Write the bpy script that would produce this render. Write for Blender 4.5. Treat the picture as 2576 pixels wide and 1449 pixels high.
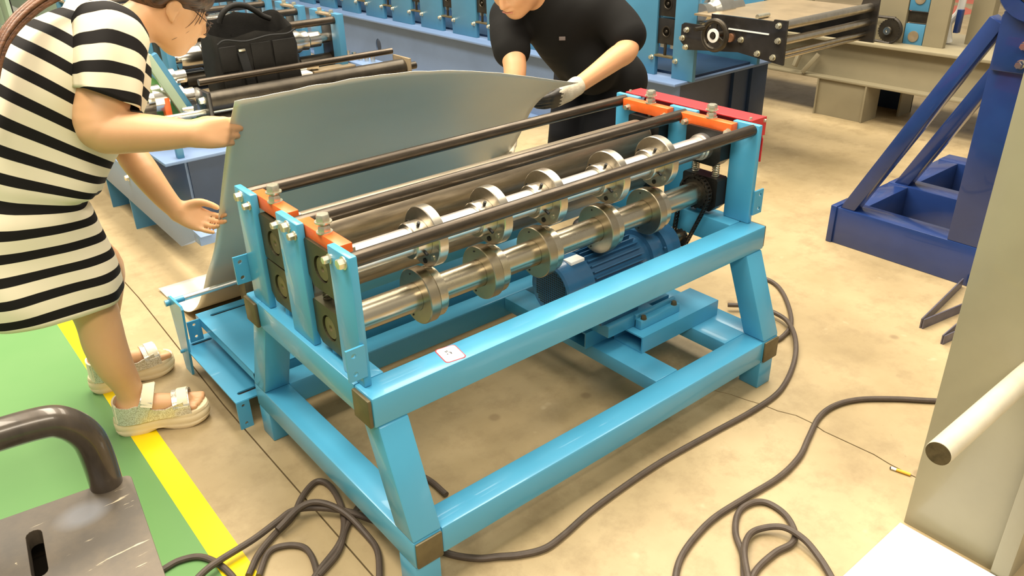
import bpy, bmesh, math, random
import numpy as np
from mathutils import Vector, Matrix
from mathutils.geometry import tessellate_polygon

for o in list(bpy.data.objects):
    bpy.data.objects.remove(o)
scene = bpy.context.scene
COL = scene.collection
random.seed(7)

# ------------------------------------------------------------------ camera
cam_d = bpy.data.cameras.new('camera')
cam_d.sensor_width = 36.0
cam_d.lens = 28.225
cam_d.clip_start = 0.02
cam = bpy.data.objects.new('camera', cam_d)
cam.location = (-0.6670, -1.3226, 1.5439)
cam.rotation_euler = tuple(math.radians(a) for a in (62.791, 1.2195, -39.5297))
COL.objects.link(cam)
scene.camera = cam

# ------------------------------------------------------------------ light
world = bpy.data.worlds.new('hall_light')
scene.world = world
world.use_nodes = True
bg = world.node_tree.nodes['Background']
bg.inputs[0].default_value = (1.0, 0.93, 0.80, 1)
bg.inputs[1].default_value = 0.44

def area(name, loc, size, size_y, power, color, target=None):
    d = bpy.data.lights.new(name, 'AREA')
    d.shape = 'RECTANGLE'
    d.size, d.size_y, d.energy, d.color = size, size_y, power, color
    o = bpy.data.objects.new(name, d)
    o.location = loc
    if target:
        o.rotation_euler = (Vector(target) - Vector(loc)).to_track_quat('-Z', 'Y').to_euler()
    COL.objects.link(o)
    return o

WARM = (1.0, 0.90, 0.74)
area('hall_lamp_row', (-1.6, 3.0, 6.0), 1.6, 7.0, 800, WARM)
area('hall_lamp_row', (1.6, 2.6, 6.0), 1.6, 7.0, 820, WARM)
area('hall_lamp_row', (5.0, 2.6, 6.0), 1.6, 7.0, 520, WARM)
area('hall_lamp_row', (-1.5, -4.5, 6.0), 6.0, 1.6, 520, WARM)

vs = scene.view_settings
vs.view_transform = 'Standard'
vs.look = 'None'
vs.exposure = -0.22
vs.gamma = 1.0
vs.use_curve_mapping = False

# ------------------------------------------------------------------ materials
def new_mat(name):
    m = bpy.data.materials.new(name)
    m.use_nodes = True
    nt = m.node_tree
    return m, nt, nt.nodes['Principled BSDF']

def mat(name, col, rough=0.5, metal=0.0, var=0.0, scale=8.0, bump=0.0, bscale=60.0, spec=0.5, coat=0.0,
        rvar=0.0, col2=None, stretch=None, sss=0.0):
    m, nt, b = new_mat(name)
    N, Lk = nt.nodes, nt.links
    b.inputs['Base Color'].default_value = (*col, 1)
    b.inputs['Roughness'].default_value = rough
    b.inputs['Metallic'].default_value = metal
    b.inputs['Specular IOR Level'].default_value = spec
    b.inputs['Coat Weight'].default_value = coat
    if sss:
        b.inputs['Subsurface Weight'].default_value = sss
        b.inputs['Subsurface Radius'].default_value = (0.012, 0.005, 0.003)
    tc = N.new('ShaderNodeTexCoord')
    src = tc.outputs['Object']
    if stretch:
        mp = N.new('ShaderNodeMapping')
        mp.inputs['Scale'].default_value = stretch
        Lk.new(src, mp.inputs['Vector'])
        src = mp.outputs['Vector']
    if var or rvar:
        nz = N.new('ShaderNodeTexNoise')
        nz.inputs['Scale'].default_value = scale
        nz.inputs['Detail'].default_value = 5
        nz.inputs['Roughness'].default_value = 0.6
        Lk.new(src, nz.inputs['Vector'])
        if var:
            mx = N.new('ShaderNodeMix'); mx.data_type = 'RGBA'
            c2 = col2 if col2 else tuple(c * (1 - var) for c in col)
            mx.inputs['A'].default_value = (*col, 1)
            mx.inputs['B'].default_value = (*c2, 1)
            rp = N.new('ShaderNodeValToRGB')
            rp.color_ramp.elements[0].position = 0.38
            rp.color_ramp.elements[1].position = 0.68
            Lk.new(nz.outputs['Fac'], rp.inputs['Fac'])
            Lk.new(rp.outputs['Color'], mx.inputs['Factor'])
            Lk.new(mx.outputs['Result'], b.inputs['Base Color'])
        if rvar:
            mr = N.new('ShaderNodeMapRange')
            mr.inputs['To Min'].default_value = max(0.02, rough - rvar)
            mr.inputs['To Max'].default_value = rough + rvar
            Lk.new(nz.outputs['Fac'], mr.inputs['Value'])
            Lk.new(mr.outputs['Result'], b.inputs['Roughness'])
    if bump:
        n2 = N.new('ShaderNodeTexNoise')
        n2.inputs['Scale'].default_value = bscale
        n2.inputs['Detail'].default_value = 3
        Lk.new(src, n2.inputs['Vector'])
        bp = N.new('ShaderNodeBump')
        bp.inputs['Strength'].default_value = bump
        bp.inputs['Distance'].default_value = 0.002
        Lk.new(n2.outputs['Fac'], bp.inputs['Height'])
        Lk.new(bp.outputs['Normal'], b.inputs['Normal'])
    return m

M = {}
M['blue'] = mat('sky_blue_paint', (0.072, 0.365, 0.590), 0.34, var=0.10, scale=2.0, coat=0.2)
M['olive'] = mat('bare_plate_steel', (0.150, 0.120, 0.060), 0.50, 0.35, var=0.35, scale=14, bump=0.15)
M['block'] = mat('oiled_bearing_block', (0.075, 0.068, 0.034), 0.42, 0.45, var=0.4, scale=18)
M['blockdark'] = mat('black_bearing_block', (0.020, 0.018, 0.016), 0.40, 0.3, var=0.4, scale=18)
M['caphead'] = mat('machined_shaft_end', (0.20, 0.155, 0.075), 0.40, 0.5, var=0.3, scale=30)
M['orange'] = mat('orange_red_paint', (0.86, 0.145, 0.022), 0.38, var=0.18, scale=20)
M['red'] = mat('red_paint', (0.62, 0.030, 0.035), 0.35, var=0.2, scale=6)
M['zinc'] = mat('zinc_plated_bolt', (0.78, 0.74, 0.58), 0.28, 0.85, var=0.25, scale=60)
M['blackbar'] = mat('oiled_black_bar', (0.110, 0.088, 0.066), 0.30, 0.75, var=0.45, scale=10, stretch=(1, 8, 8), rvar=0.1)
M['chrome'] = mat('bright_ground_shaft', (0.92, 0.89, 0.84), 0.32, 1.0, var=0.06, scale=25, rvar=0.03)
M['brassy'] = mat('turned_steel_shaft', (0.66, 0.59, 0.45), 0.27, 1.0, var=0.16, scale=9, rvar=0.03)  # warm tint in the base colour stands for reflections on the lower shaft
M['disc'] = mat('ground_tool_steel', (0.62, 0.56, 0.46), 0.30, 1.0, var=0.2, scale=30, rvar=0.08)
M['discbrown'] = mat('hardened_disc_steel', (0.50, 0.43, 0.31), 0.32, 1.0, var=0.15, scale=12, rvar=0.03)
M['roller'] = mat('brushed_grey_roller', (0.36, 0.30, 0.22), 0.42, 0.85, var=0.35, scale=14, stretch=(0.6, 5, 5), rvar=0.1)
M['chain'] = mat('greasy_chain', (0.045, 0.038, 0.030), 0.45, 0.6, var=0.5, scale=40)
M['motor'] = mat('dark_blue_motor_enamel', (0.030, 0.120, 0.250), 0.28, var=0.2, scale=8, coat=0.3)
M['dark'] = mat('matt_black_plastic', (0.012, 0.012, 0.012), 0.55)
M['blackpaint'] = mat('black_gloss_paint', (0.022, 0.019, 0.017), 0.28, var=0.4, scale=12, coat=0.2)
M['white'] = mat('white_sticker', (0.86, 0.86, 0.84), 0.5)
M['ink'] = mat('black_ink', (0.02, 0.02, 0.02), 0.6)
M['redink'] = mat('red_border_ink', (0.7, 0.06, 0.08), 0.5)
M['cable'] = mat('brown_black_rubber', (0.085, 0.062, 0.046), 0.55, var=0.25, scale=30)

# ------------------------------------------------------------------ mesh helpers
ORG = {}

class MB:
    """collects solids, links them as ONE mesh object"""
    def __init__(s):
        s.v, s.f = [], []

    def add(s, vs, fs):
        n = len(s.v)
        s.v += [tuple(p) for p in vs]
        s.f += [tuple(i + n for i in f) for f in fs]
        return s

    def bm(s, b, mtx=None):
        b.verts.index_update()
        vs = [(mtx @ v.co if mtx else v.co)[:] for v in b.verts]
        fs = [[v.index for v in f.verts] for f in b.faces]
        b.free()
        return s.add(vs, fs)

    def box(s, x0, x1, y0, y1, z0, z1, bev=0.0, mtx=None):
        b = bmesh.new()
        bmesh.ops.create_cube(b, size=1)
        for v in b.verts:
            v.co = ((x0 + x1) / 2 + v.co.x * (x1 - x0), (y0 + y1) / 2 + v.co.y * (y1 - y0), (z0 + z1) / 2 + v.co.z * (z1 - z0))
        if bev:
            bmesh.ops.bevel(b, geom=b.edges[:], offset=bev, segments=2, profile=0.5, affect='EDGES')
        return s.bm(b, mtx)

    def hexa(s, bot, top, bev=0.0):
        """bot, top: four points each, same winding"""
        b = bmesh.new()
        B = [b.verts.new(p) for p in bot]
        T = [b.verts.new(p) for p in top]
        b.faces.new(B[::-1]); b.faces.new(T)
        for i in range(4):
            j = (i + 1) % 4
            b.faces.new((B[i], B[j], T[j], T[i]))
        bmesh.ops.recalc_face_normals(b, faces=b.faces[:])
        if bev:
            bmesh.ops.bevel(b, geom=b.edges[:], offset=bev, segments=2, profile=0.5, affect='EDGES')
        return s.bm(b)

    def bar(s, p0, p1, w, h, bev=0.0, up=(0, 0, 1)):
        """rectangular bar from p0 to p1, w across, h along up"""
        p0, p1 = Vector(p0), Vector(p1)
        d = (p1 - p0); L = d.length; d.normalize()
        a = d.cross(Vector(up)).normalized(); u = a.cross(d).normalized()
        m = Matrix(((d.x, a.x, u.x, p0.x), (d.y, a.y, u.y, p0.y), (d.z, a.z, u.z, p0.z), (0, 0, 0, 1)))
        return s.box(0, L, -w / 2, w / 2, -h / 2, h / 2, bev, m)

    def lathe(s, p0, d, prof, n=32, phase=0.0):
        """prof: (distance along d, radius)"""
        p0, d = Vector(p0), Vector(d).normalized()
        a = d.orthogonal().normalized() if abs(d.z) > 0.99 else d.cross(Vector((0, 0, 1))).normalized()
        c = d.cross(a)
        vs, fs = [], []
        rings = []
        for t, r in prof:
            if r < 1e-6:
                vs.append(p0 + d * t); rings.append([len(vs) - 1])
            else:
                k = len(vs)
                for i in range(n):
                    w = 2 * math.pi * i / n + phase
                    vs.append(p0 + d * t + (a * math.cos(w) + c * math.sin(w)) * r)
                rings.append(list(range(k, k + n)))
        for q, w in zip(rings, rings[1:]):
            for i in range(n):
                j = (i + 1) % n
                if len(q) == 1 and len(w) == 1: continue
                if len(q) == 1: fs.append((q[0], w[i], w[j]))
                elif len(w) == 1: fs.append((q[i], w[0], q[j]))
                else: fs.append((q[i], w[i], w[j], q[j]))
        return s.add(vs, fs)

    def cyl(s, p0, p1, r, n=28, bev=0.0):
        p0, p1 = Vector(p0), Vector(p1)
        L = (p1 - p0).length
        if bev:
            pr = [(0, 0), (0, r - bev), (bev, r), (L - bev, r), (L, r - bev), (L, 0)]
        else:
            pr = [(0, 0), (0, r), (L, r), (L, 0)]
        return s.lathe(p0, p1 - p0, pr, n)

    def bolt(s, p, d, r, h):
        """hex head with a washer and domed chamfer"""
        s.lathe(p, d, [(0, 0), (0, r * 1.2), (h * 0.16, r * 1.2), (h * 0.16, 0)], 20)
        s.lathe(Vector(p) + Vector(d).normalized() * h * 0.16, d, [(0, 0), (0, r), (h * 0.66, r), (h * 0.84, r * 0.86), (h * 0.84, 0)], 6, 0.3)
        return s

    def prism(s, outer, holes, o, ux, uy, th):
        """plate: 2-D outline with holes in the frame o, ux, uy, extruded th along ux x uy"""
        o, ux, uy = Vector(o), Vector(ux), Vector(uy)
        nn = ux.cross(uy).normalized() * th
        loops = [outer] + list(holes)
        flat = [p for l in loops for p in l]
        tris = tessellate_polygon([[Vector((p[0], p[1], 0)) for p in l] for l in loops])
        n = len(flat)
        vs = [o + ux * p[0] + uy * p[1] for p in flat] + [o + ux * p[0] + uy * p[1] + nn for p in flat]
        fs = []
        for t in tris:
            a, b, c = (Vector((*flat[i], 0)) for i in t)
            if (b - a).cross(c - a).z < 0: t = t[::-1]
            fs.append(tuple(i + n for i in t)); fs.append(tuple(t[::-1]))
        k = 0
        for li, l in enumerate(loops):
            m = len(l)
            area2 = sum(l[i][0] * l[(i + 1) % m][1] - l[(i + 1) % m][0] * l[i][1] for i in range(m))
            for i in range(m):
                j = (i + 1) % m
                q = (k + i, k + j, k + j + n, k + i + n)
                if (area2 > 0) != (li == 0): q = q[::-1]
                fs.append(q)
            k += m
        return s.add(vs, fs)

    def tube(s, pts, r, n=10, samples=8, closed=False, taper=None):
        P = catmull(pts, samples) if samples > 1 else [Vector(p) for p in pts]
        vs, fs = [], []
        up = Vector((0.03, 0.07, 1))
        t0 = (P[1] - P[0]).normalized()
        a = t0.cross(up)
        if a.length < 0.05: a = t0.cross(Vector((1, 0, 0)))
        a.normalize()
        for i, p in enumerate(P):
            t = (P[min(i + 1, len(P) - 1)] - P[max(i - 1, 0)]).normalized()
            a = (a - t * a.dot(t)).normalized()
            c = t.cross(a)
            rr = r if taper is None else r * taper(i / (len(P) - 1))
            for k in range(n):
                w = 2 * math.pi * k / n
                vs.append(p + (a * math.cos(w) + c * math.sin(w)) * rr)
        for i in range(len(P) - 1):
            for k in range(n):
                j = (k + 1) % n
                fs.append((i * n + k, i * n + j, (i + 1) * n + j, (i + 1) * n + k))
        fs.append(tuple(range(n))[::-1])
        fs.append(tuple(range((len(P) - 1) * n, len(P) * n)))
        return s.add(vs, fs)

    def build(s, name, material, parent=None, smooth=True, angle=35, fix=True):
        vs = np.array(s.v)
        c = Vector(((vs.min(0) + vs.max(0)) / 2).tolist())
        if parent is None:
            c.z = float(vs[:, 2].min())
        me = bpy.data.meshes.new(name)
        me.from_pydata([Vector(p) - c for p in s.v], [], s.f)
        if fix:
            b = bmesh.new(); b.from_mesh(me)
            bmesh.ops.recalc_face_normals(b, faces=b.faces[:])
            b.to_mesh(me); b.free()
        me.materials.append(material)
        if smooth:
            me.shade_smooth()
            me.set_sharp_from_angle(angle=math.radians(angle))
        o = bpy.data.objects.new(name, me)
        COL.objects.link(o)
        ORG[o] = c
        if parent is not None:
            o.parent = parent
            o.location = c - ORG[parent]
        else:
            o.location = c
        return o

def catmull(pts, k):
    P = [Vector(p) for p in pts]
    out = []
    for i in range(len(P) - 1):
        p0 = P[i - 1] if i else P[0] * 2 - P[1]
        p1, p2 = P[i], P[i + 1]
        p3 = P[i + 2] if i + 2 < len(P) else P[-1] * 2 - P[-2]
        for j in range(k):
            t = j / k
            out.append(0.5 * ((2 * p1) + (p2 - p0) * t + (2 * p0 - 5 * p1 + 4 * p2 - p3) * t * t + (3 * p1 - p0 - 3 * p2 + p3) * t ** 3))
    out.append(P[-1])
    return out

def circle(cx, cy, r, n=16):
    return [(cx + r * math.cos(2 * math.pi * i / n), cy + r * math.sin(2 * math.pi * i / n)) for i in range(n)]

def slot(cx, cy, length, r, n=6, vertical=False):
    h = length / 2 - r
    pts = []
    for sgn in (1, -1):
        for i in range(n + 1):
            a = -math.pi / 2 + math.pi * i / n + (0 if sgn > 0 else math.pi)
            pts.append((cx + sgn * h + r * math.cos(a), cy + r * math.sin(a)))
    if vertical:
        pts = [(cx - (y - cy), cy + (x - cx)) for x, y in pts]
    return pts

def rrect(x0, x1, y0, y1, r, n=4):
    pts = []
    for cx, cy, a0 in ((x1 - r, y0 + r, -90), (x1 - r, y1 - r, 0), (x0 + r, y1 - r, 90), (x0 + r, y0 + r, 180)):
        for i in range(n + 1):
            a = math.radians(a0 + 90 * i / n)
            pts.append((cx + r * math.cos(a), cy + r * math.sin(a)))
    return pts

def tag(o, label=None, cat=None, group=None, kind=None):
    if label: o['label'] = label
    if cat: o['category'] = cat
    if group: o['group'] = group
    if kind: o['kind'] = kind
    return o

def thing(name, loc, label, cat, group=None):
    o = bpy.data.objects.new(name, None)
    o.empty_display_size = 0.1
    o.location = loc
    COL.objects.link(o)
    ORG[o] = Vector(loc)
    return tag(o, label, cat, group)

def dup(src, d, parent=None):
    """copy of a part with its sub-parts, moved by d"""
    c = src.copy()
    COL.objects.link(c)
    p = parent if parent is not None else src.parent
    c.parent = p
    ORG[c] = ORG[src] + Vector(d)
    c.location = ORG[c] - (ORG[p] if p is not None else Vector())
    for ch in list(src.children):
        if ch in ORG: dup(ch, d, c)
    return c

# ------------------------------------------------------------------ floor
def concrete():
    m, nt, b = new_mat('sealed_concrete')
    N, Lk = nt.nodes, nt.links
    geo = N.new('ShaderNodeNewGeometry')
    def noise(scale, detail, rough=0.6):
        n = N.new('ShaderNodeTexNoise')
        n.inputs['Scale'].default_value = scale; n.inputs['Detail'].default_value = detail
        n.inputs['Roughness'].default_value = rough
        Lk.new(geo.outputs['Position'], n.inputs['Vector'])
        return n
    def ramp(src, a, b_, ca, cb):
        r = N.new('ShaderNodeValToRGB')
        r.color_ramp.elements[0].position = a; r.color_ramp.elements[1].position = b_
        r.color_ramp.elements[0].color = ca; r.color_ramp.elements[1].color = cb
        Lk.new(src, r.inputs['Fac'])
        return r
    n1, n2, n3, n4 = noise(1.3, 6), noise(7, 8, 0.7), noise(45, 4, 0.75), noise(11, 2)
    base = ramp(n1.outputs['Fac'], 0.30, 0.72, (0.300, 0.222, 0.110, 1), (0.490, 0.380, 0.215, 1))
    def mix(a, bcol, fac, mode='MIX'):
        x = N.new('ShaderNodeMix'); x.data_type = 'RGBA'; x.blend_type = mode
        Lk.new(a, x.inputs['A'])
        if isinstance(bcol, tuple): x.inputs['B'].default_value = bcol
        else: Lk.new(bcol, x.inputs['B'])
        if isinstance(fac, float): x.inputs['Factor'].default_value = fac
        else: Lk.new(fac, x.inputs['Factor'])
        return x.outputs['Result']
    c = mix(base.outputs['Color'], (0.25, 0.180, 0.090, 1), ramp(n2.outputs['Fac'], 0.48, 0.74, (0, 0, 0, 1), (0.75, 0.75, 0.75, 1)).outputs['Color'])
    c = mix(c, (0.17, 0.11, 0.06, 1), ramp(n3.outputs['Fac'], 0.66, 0.76, (0, 0, 0, 1), (0.7, 0.7, 0.7, 1)).outputs['Color'])
    c = mix(c, (0.62, 0.51, 0.33, 1), ramp(n4.outputs['Fac'], 0.70, 0.80, (0, 0, 0, 1), (0.45, 0.45, 0.45, 1)).outputs['Color'])
    vo = N.new('ShaderNodeTexVoronoi'); vo.inputs['Scale'].default_value = 3.2; vo.inputs['Randomness'].default_value = 1.0
    Lk.new(geo.outputs['Position'], vo.inputs['Vector'])
    c = mix(c, (0.20, 0.135, 0.07, 1), ramp(vo.outputs['Distance'], 0.045, 0.075, (0.55, 0.55, 0.55, 1), (0, 0, 0, 1)).outputs['Color'])
    Lk.new(c, b.inputs['Base Color'])
    mr = N.new('ShaderNodeMapRange')
    mr.inputs['To Min'].default_value = 0.30; mr.inputs['To Max'].default_value = 0.62
    Lk.new(n2.outputs['Fac'], mr.inputs['Value']); Lk.new(mr.outputs['Result'], b.inputs['Roughness'])
    bp = N.new('ShaderNodeBump'); bp.inputs['Strength'].default_value = 0.12; bp.inputs['Distance'].default_value = 0.003
    Lk.new(n3.outputs['Fac'], bp.inputs['Height']); Lk.new(bp.outputs['Normal'], b.inputs['Normal'])
    return m

def painted_floor(name, col, col2, worn, rough):
    m, nt, b = new_mat(name)
    N, Lk = nt.nodes, nt.links
    geo = N.new('ShaderNodeNewGeometry')
    n1 = N.new('ShaderNodeTexNoise'); n1.inputs['Scale'].default_value = 2.2; n1.inputs['Detail'].default_value = 6
    n2 = N.new('ShaderNodeTexNoise'); n2.inputs['Scale'].default_value = 38; n2.inputs['Detail'].default_value = 5; n2.inputs['Roughness'].default_value = 0.7
    Lk.new(geo.outputs['Position'], n1.inputs['Vector']); Lk.new(geo.outputs['Position'], n2.inputs['Vector'])
    a = N.new('ShaderNodeMix'); a.data_type = 'RGBA'
    a.inputs['A'].default_value = (*col, 1); a.inputs['B'].default_value = (*col2, 1)
    Lk.new(n1.outputs['Fac'], a.inputs['Factor'])
    r = N.new('ShaderNodeValToRGB'); r.color_ramp.elements[0].position = worn; r.color_ramp.elements[1].position = worn + 0.05
    Lk.new(n2.outputs['Fac'], r.inputs['Fac'])
    c = N.new('ShaderNodeMix'); c.data_type = 'RGBA'; c.inputs['B'].default_value = (0.20, 0.15, 0.06, 1)
    Lk.new(r.outputs['Color'], c.inputs['Factor']); Lk.new(a.outputs['Result'], c.inputs['A'])
    Lk.new(c.outputs['Result'], b.inputs['Base Color'])
    b.inputs['Roughness'].default_value = rough
    return m

M['concrete'] = concrete()
M['green'] = painted_floor('green_epoxy', (0.110, 0.258, 0.085), (0.160, 0.300, 0.115), 0.73, 0.24)
M['yellow'] = painted_floor('yellow_line_paint', (0.88, 0.66, 0.0), (0.84, 0.60, 0.0), 0.715, 0.40)
M['redfloor'] = painted_floor('faded_red_floor_paint', (0.60, 0.10, 0.06), (0.62, 0.16, 0.08), 0.72, 0.45)
M['joint'] = mat('dark_joint_filler', (0.13, 0.085, 0.045), 0.9)

fl = MB().box(-9, 13, -7, 16, -0.06, -0.012).build('floor', M['joint'], None)
tag(fl, 'beige concrete workshop floor', kind='structure')
random.seed(3)
def crackline(pts, step=0.045, amp=0.006):
    out = []
    for (x0, y0), (x1, y1) in zip(pts, pts[1:]):
        n = max(1, int(math.hypot(x1 - x0, y1 - y0) / step))
        for i in range(n):
            t = i / n
            out.append((x0 + (x1 - x0) * t + random.uniform(-amp, amp), y0 + (y1 - y0) * t))
    out.append(pts[-1])
    return out
crack = crackline([(1.20, 16), (1.17, 2.6), (1.15, 0.57), (1.175, 0.25), (1.325, -0.27), (1.33, -0.84), (1.33, -7)], 0.05)
cut = [(-0.012, 16), (-0.005, 2.0), (-0.035, 1.0), (-0.05, -7)]
def slab(left, right):
    """left, right: polylines of falling y"""
    g = 0.0022
    poly = [(x + g, y) for x, y in left] + [(x - g, y) for x, y in right[::-1]]
    return MB().prism(poly, [], (0, 0, -0.03), (1, 0, 0), (0, 1, 0), 0.03)
for l, r in (([(-9, 16), (-9, -7)], cut), (cut, crack), (crack, [(13, 16), (13, -7)])):
    slab(l, r).build('slab', M['concrete'], fl, smooth=False)
g = MB().box(-9, -0.305, -7, 16, 0.0, 0.0012).build('floor_walkway', M['green'], None, smooth=False)
tag(g, 'glossy green painted walkway on the floor', kind='structure')
y_ = MB().box(-0.3245, -0.252, -7, 16, 0.0, 0.0018).build('trim_1', M['yellow'], None, smooth=False)
tag(y_, 'bright yellow line between green walkway and concrete', kind='structure')
# ------------------------------------------------------------------ slitting machine
L, W, t, H = 1.4476, 0.6792, 0.08, 0.5332
z1, s, T = 0.1812, 0.1028, 0.853
s2 = 0.008
BV = 0.006
mach = thing('slitting_machine', (L / 2, W / 2, 0), 'sky-blue slitting machine with round steel cutters on two shafts, in the middle', 'machine')
B = M['blue']

def capped(r, boxes):
    for b in boxes:
        MB().box(*b, 0.004).build('end_cap', M['olive'], r)

for y0 in (0, W - t):
    r = MB().box(0.0, L, y0, y0 + t, H - t, H, BV).build('top_rail', B, mach)
    capped(r, [(-0.010, 0.001, y0 + 0.003, y0 + t - 0.004, H - t + 0.002, H - 0.004), (L - 0.001, L + 0.007, y0 + 0.003, y0 + t - 0.004, H - t + 0.004, H - 0.002)])
for x0 in (0, L - t):
    MB().box(x0, x0 + t, t, W - t, H - t, H, 0.004).build('end_rail', B, mach)
for x0 in (s2, L - s2 - t):
    r = MB().box(x0, x0 + t, -s, W + s, z1 - t, z1, BV).build('side_rail', B, mach)
    capped(r, [(x0 + 0.003, x0 + t - 0.003, -s - 0.007, -s + 0.001, z1 - t + 0.002, z1 - 0.003), (x0 + 0.003, x0 + t - 0.003, W + s - 0.001, W + s + 0.007, z1 - t + 0.002, z1 - 0.003)])
    for yb, yt in ((-s, 0.0), (W + s - t, W - t)):
        MB().hexa([(x0, yb, z1), (x0 + t, yb, z1), (x0 + t, yb + t, z1), (x0, yb + t, z1)],
                  [(x0, yt, H - t), (x0 + t, yt, H - t), (x0 + t, yt + t, H - t), (x0, yt + t, H - t)], 0.005).build('leg', B, mach)
    for y0 in (-s, W + s - t):
        MB().box(x0 + 0.001, x0 + t - 0.008, y0 + 0.003, y0 + t - 0.003, 0, z1 - t, 0.004).build('foot', B, mach)
for y0 in (-s, W + s - t):
    MB().box(s2 + t, L - s2 - t, y0, y0 + t, z1 - t, z1, BV).build('lower_rail', B, mach)

# pillars
PIL = {'b': (0.5417, 0.645, 0.603), 'm': (0.2887, 0.4015, 0.336), 'f': (0.0486, 0.1459, 0.072)}
pi_, ZB = 0.0114, T - 0.018
def bolt_part(p, d, r=0.012, h=0.012, parent=None, name='hex_bolt'):
    return MB().bolt(p, d, r, h).build(name, M['zinc'], parent)
for side in (0, 1):
    sg = 1 if side == 0 else -1
    X = lambda x: x if side == 0 else L - x
    def bx(a, b): return (min(X(a), X(b)), max(X(a), X(b)))
    for key, (ya, yb, yc) in PIL.items():
        m = MB().box(*bx(pi_, pi_ + 0.020), ya, yb, H, T, 0.004)
        p = m.build('pillar', B, mach)
        bolt_part((X(pi_), yc, ZB), (-sg, 0, 0), 0.0125, 0.016, p)
        if key in 'bf':
            # bracket plate with two holes, across the pillar edge
            yy = yb + 0.001 if key == 'b' else ya - 0.0065
            za = 0.578 if key == 'b' else 0.566 if side == 0 else 0.561
            xa = -0.026 if side == 0 else L - 0.020
            MB().prism([(0, 0), (0.046, 0), (0.046, 0.080), (0, 0.080)], [circle(0.017 if side == 0 else 0.030, 0.017, 0.0062), circle(0.017 if side == 0 else 0.030, 0.063, 0.0062)],
                       (xa, yy + 0.006, za), (1, 0, 0), (0, 0, 1), 0.006).build('mounting_bracket', B, p, smooth=False)
    for wi, (ya, yb) in enumerate(((PIL['m'][1], PIL['b'][0]), (PIL['f'][1], PIL['m'][0]))):
        yc = (ya + yb) / 2
        # clamping bar
        r = MB().box(*bx(pi_ + 0.0205, pi_ + 0.052), ya - 0.020, yb + 0.040, T - 0.040, T - 0.004, 0.002).build('clamp_bar', M['orange'], mach)
        xb = X(pi_ + 0.034)
        sc = MB().cyl((xb, yc, T - 0.085), (xb, yc, T + 0.034), 0.008, 14).build('adjusting_screw', M['zinc'], r)
        MB().bolt((xb, yc, T - 0.004), (0, 0, 1), 0.0155, 0.017).build('lock_nut', M['zinc'], r)
        MB().bolt((xb, yc, T + 0.020), (0, 0, 1), 0.0165, 0.019).build('screw_head', M['zinc'], r)
        for yy in (ya - 0.010, yb + 0.014):
            bolt_part((X(pi_) if side == 0 else X(pi_ + 0.050), yy, T - 0.030), (-1, 0, 0), 0.0095, 0.018, r)
            if side == 0: bolt_part((X(pi_ + 0.050), yy, T - 0.024), (1, 0, 0), 0.008, 0.010, r)
        # bearing blocks
        zs = ((0.743, 0.0625, 0.058), (0.622, 0.058, 0.058)) if wi == 0 else ((0.763, 0.058, 0.058), (0.610, 0.056, 0.058))
        hw = (yb - ya) / 2 - 0.0015
        for bi, (zc, hu, hd) in enumerate(zs):
            ch = 0.022 if (wi, bi) in ((0, 1), (1, 0), (1, 1)) else 0.006
            cu = 0.006
            poly = [(-hw + ch, -hd), (hw - ch, -hd), (hw, -hd + ch), (hw, hu - cu), (hw - cu, hu), (-hw + cu, hu), (-hw, hu - cu), (-hw, -hd + ch)]
            bm_ = M['block'] if side == 0 else M['blockdark']
            xo = X(0.024)
            blk = MB().prism(poly, [circle(0, 0, 0.033, 28)], (xo, yc, zc), (0, 1, 0), (0, 0, 1), sg * 0.052).build('bearing_block', bm_, mach, smooth=False)
            MB().lathe((X(0.030), yc, zc), (-sg, 0, 0), [(-0.04, 0), (-0.04, 0.0305), (0.0, 0.0305), (0.0025, 0.028), (0.0025, 0.008), (-0.001, 0.004), (-0.001, 0)], 28).build('shaft_end', M['caphead'], blk)
        if wi == 1:
            for dy in (-0.040, 0.040):
                pts = []
                for k in range(0, 73):
                    a = k / 12 * 2 * math.pi
                    pts.append((X(0.050) + 0.0105 * math.cos(a), yc + dy + 0.0105 * math.sin(a), 0.664 + 0.043 * k / 72))
                MB().tube(pts, 0.0022, 6, 1).build('spring', M['zinc'] if side else M['olive'], mach)
        zl = zs[1][0] - zs[1][2]
        jk = MB().cyl((X(0.045), yc + 0.012, H), (X(0.045), yc + 0.012, zl), 0.0085, 14).build('jack_screw', M['zinc'] if side == 0 else M['blackbar'], mach)
        MB().lathe((X(0.045), yc + 0.012, H), (0, 0, 1), [(0, 0), (0, 0.0145), (0.019, 0.0145), (0.019, 0)], 6).build('jack_nut', B, jk)

# tie bars and rolls
for key in 'bmf':
    yc = PIL[key][2]
    MB().cyl((pi_ + 0.010, yc, ZB), (L - pi_ - 0.010, yc, ZB), 0.0175, 28).build('tie_bar', M['blackbar'], mach)
YF, YB = 0.2173, 0.4716
ZU, ZL = 0.763, 0.610
xs0, xs1 = 0.074, L - 0.074
RU, RL = 0.034, 0.0365
MB().lathe((xs0, YF, ZU), (1, 0, 0), [(0, 0), (0, RU), (xs1 - xs0 - 0.035, RU), (xs1 - xs0 - 0.035, 0.038), (xs1 - xs0 - 0.022, 0.038), (xs1 - xs0 - 0.022, 0.042), (xs1 - xs0, 0.042), (xs1 - xs0, 0)], 40).build('upper_shaft', M['chrome'], mach)
MB().lathe((xs0, YF, ZL), (1, 0, 0), [(0, 0), (0, RL), (xs1 - xs0, RL), (xs1 - xs0, 0)], 40).build('lower_shaft', M['brassy'], mach)
rl = xs1 - xs0
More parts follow.
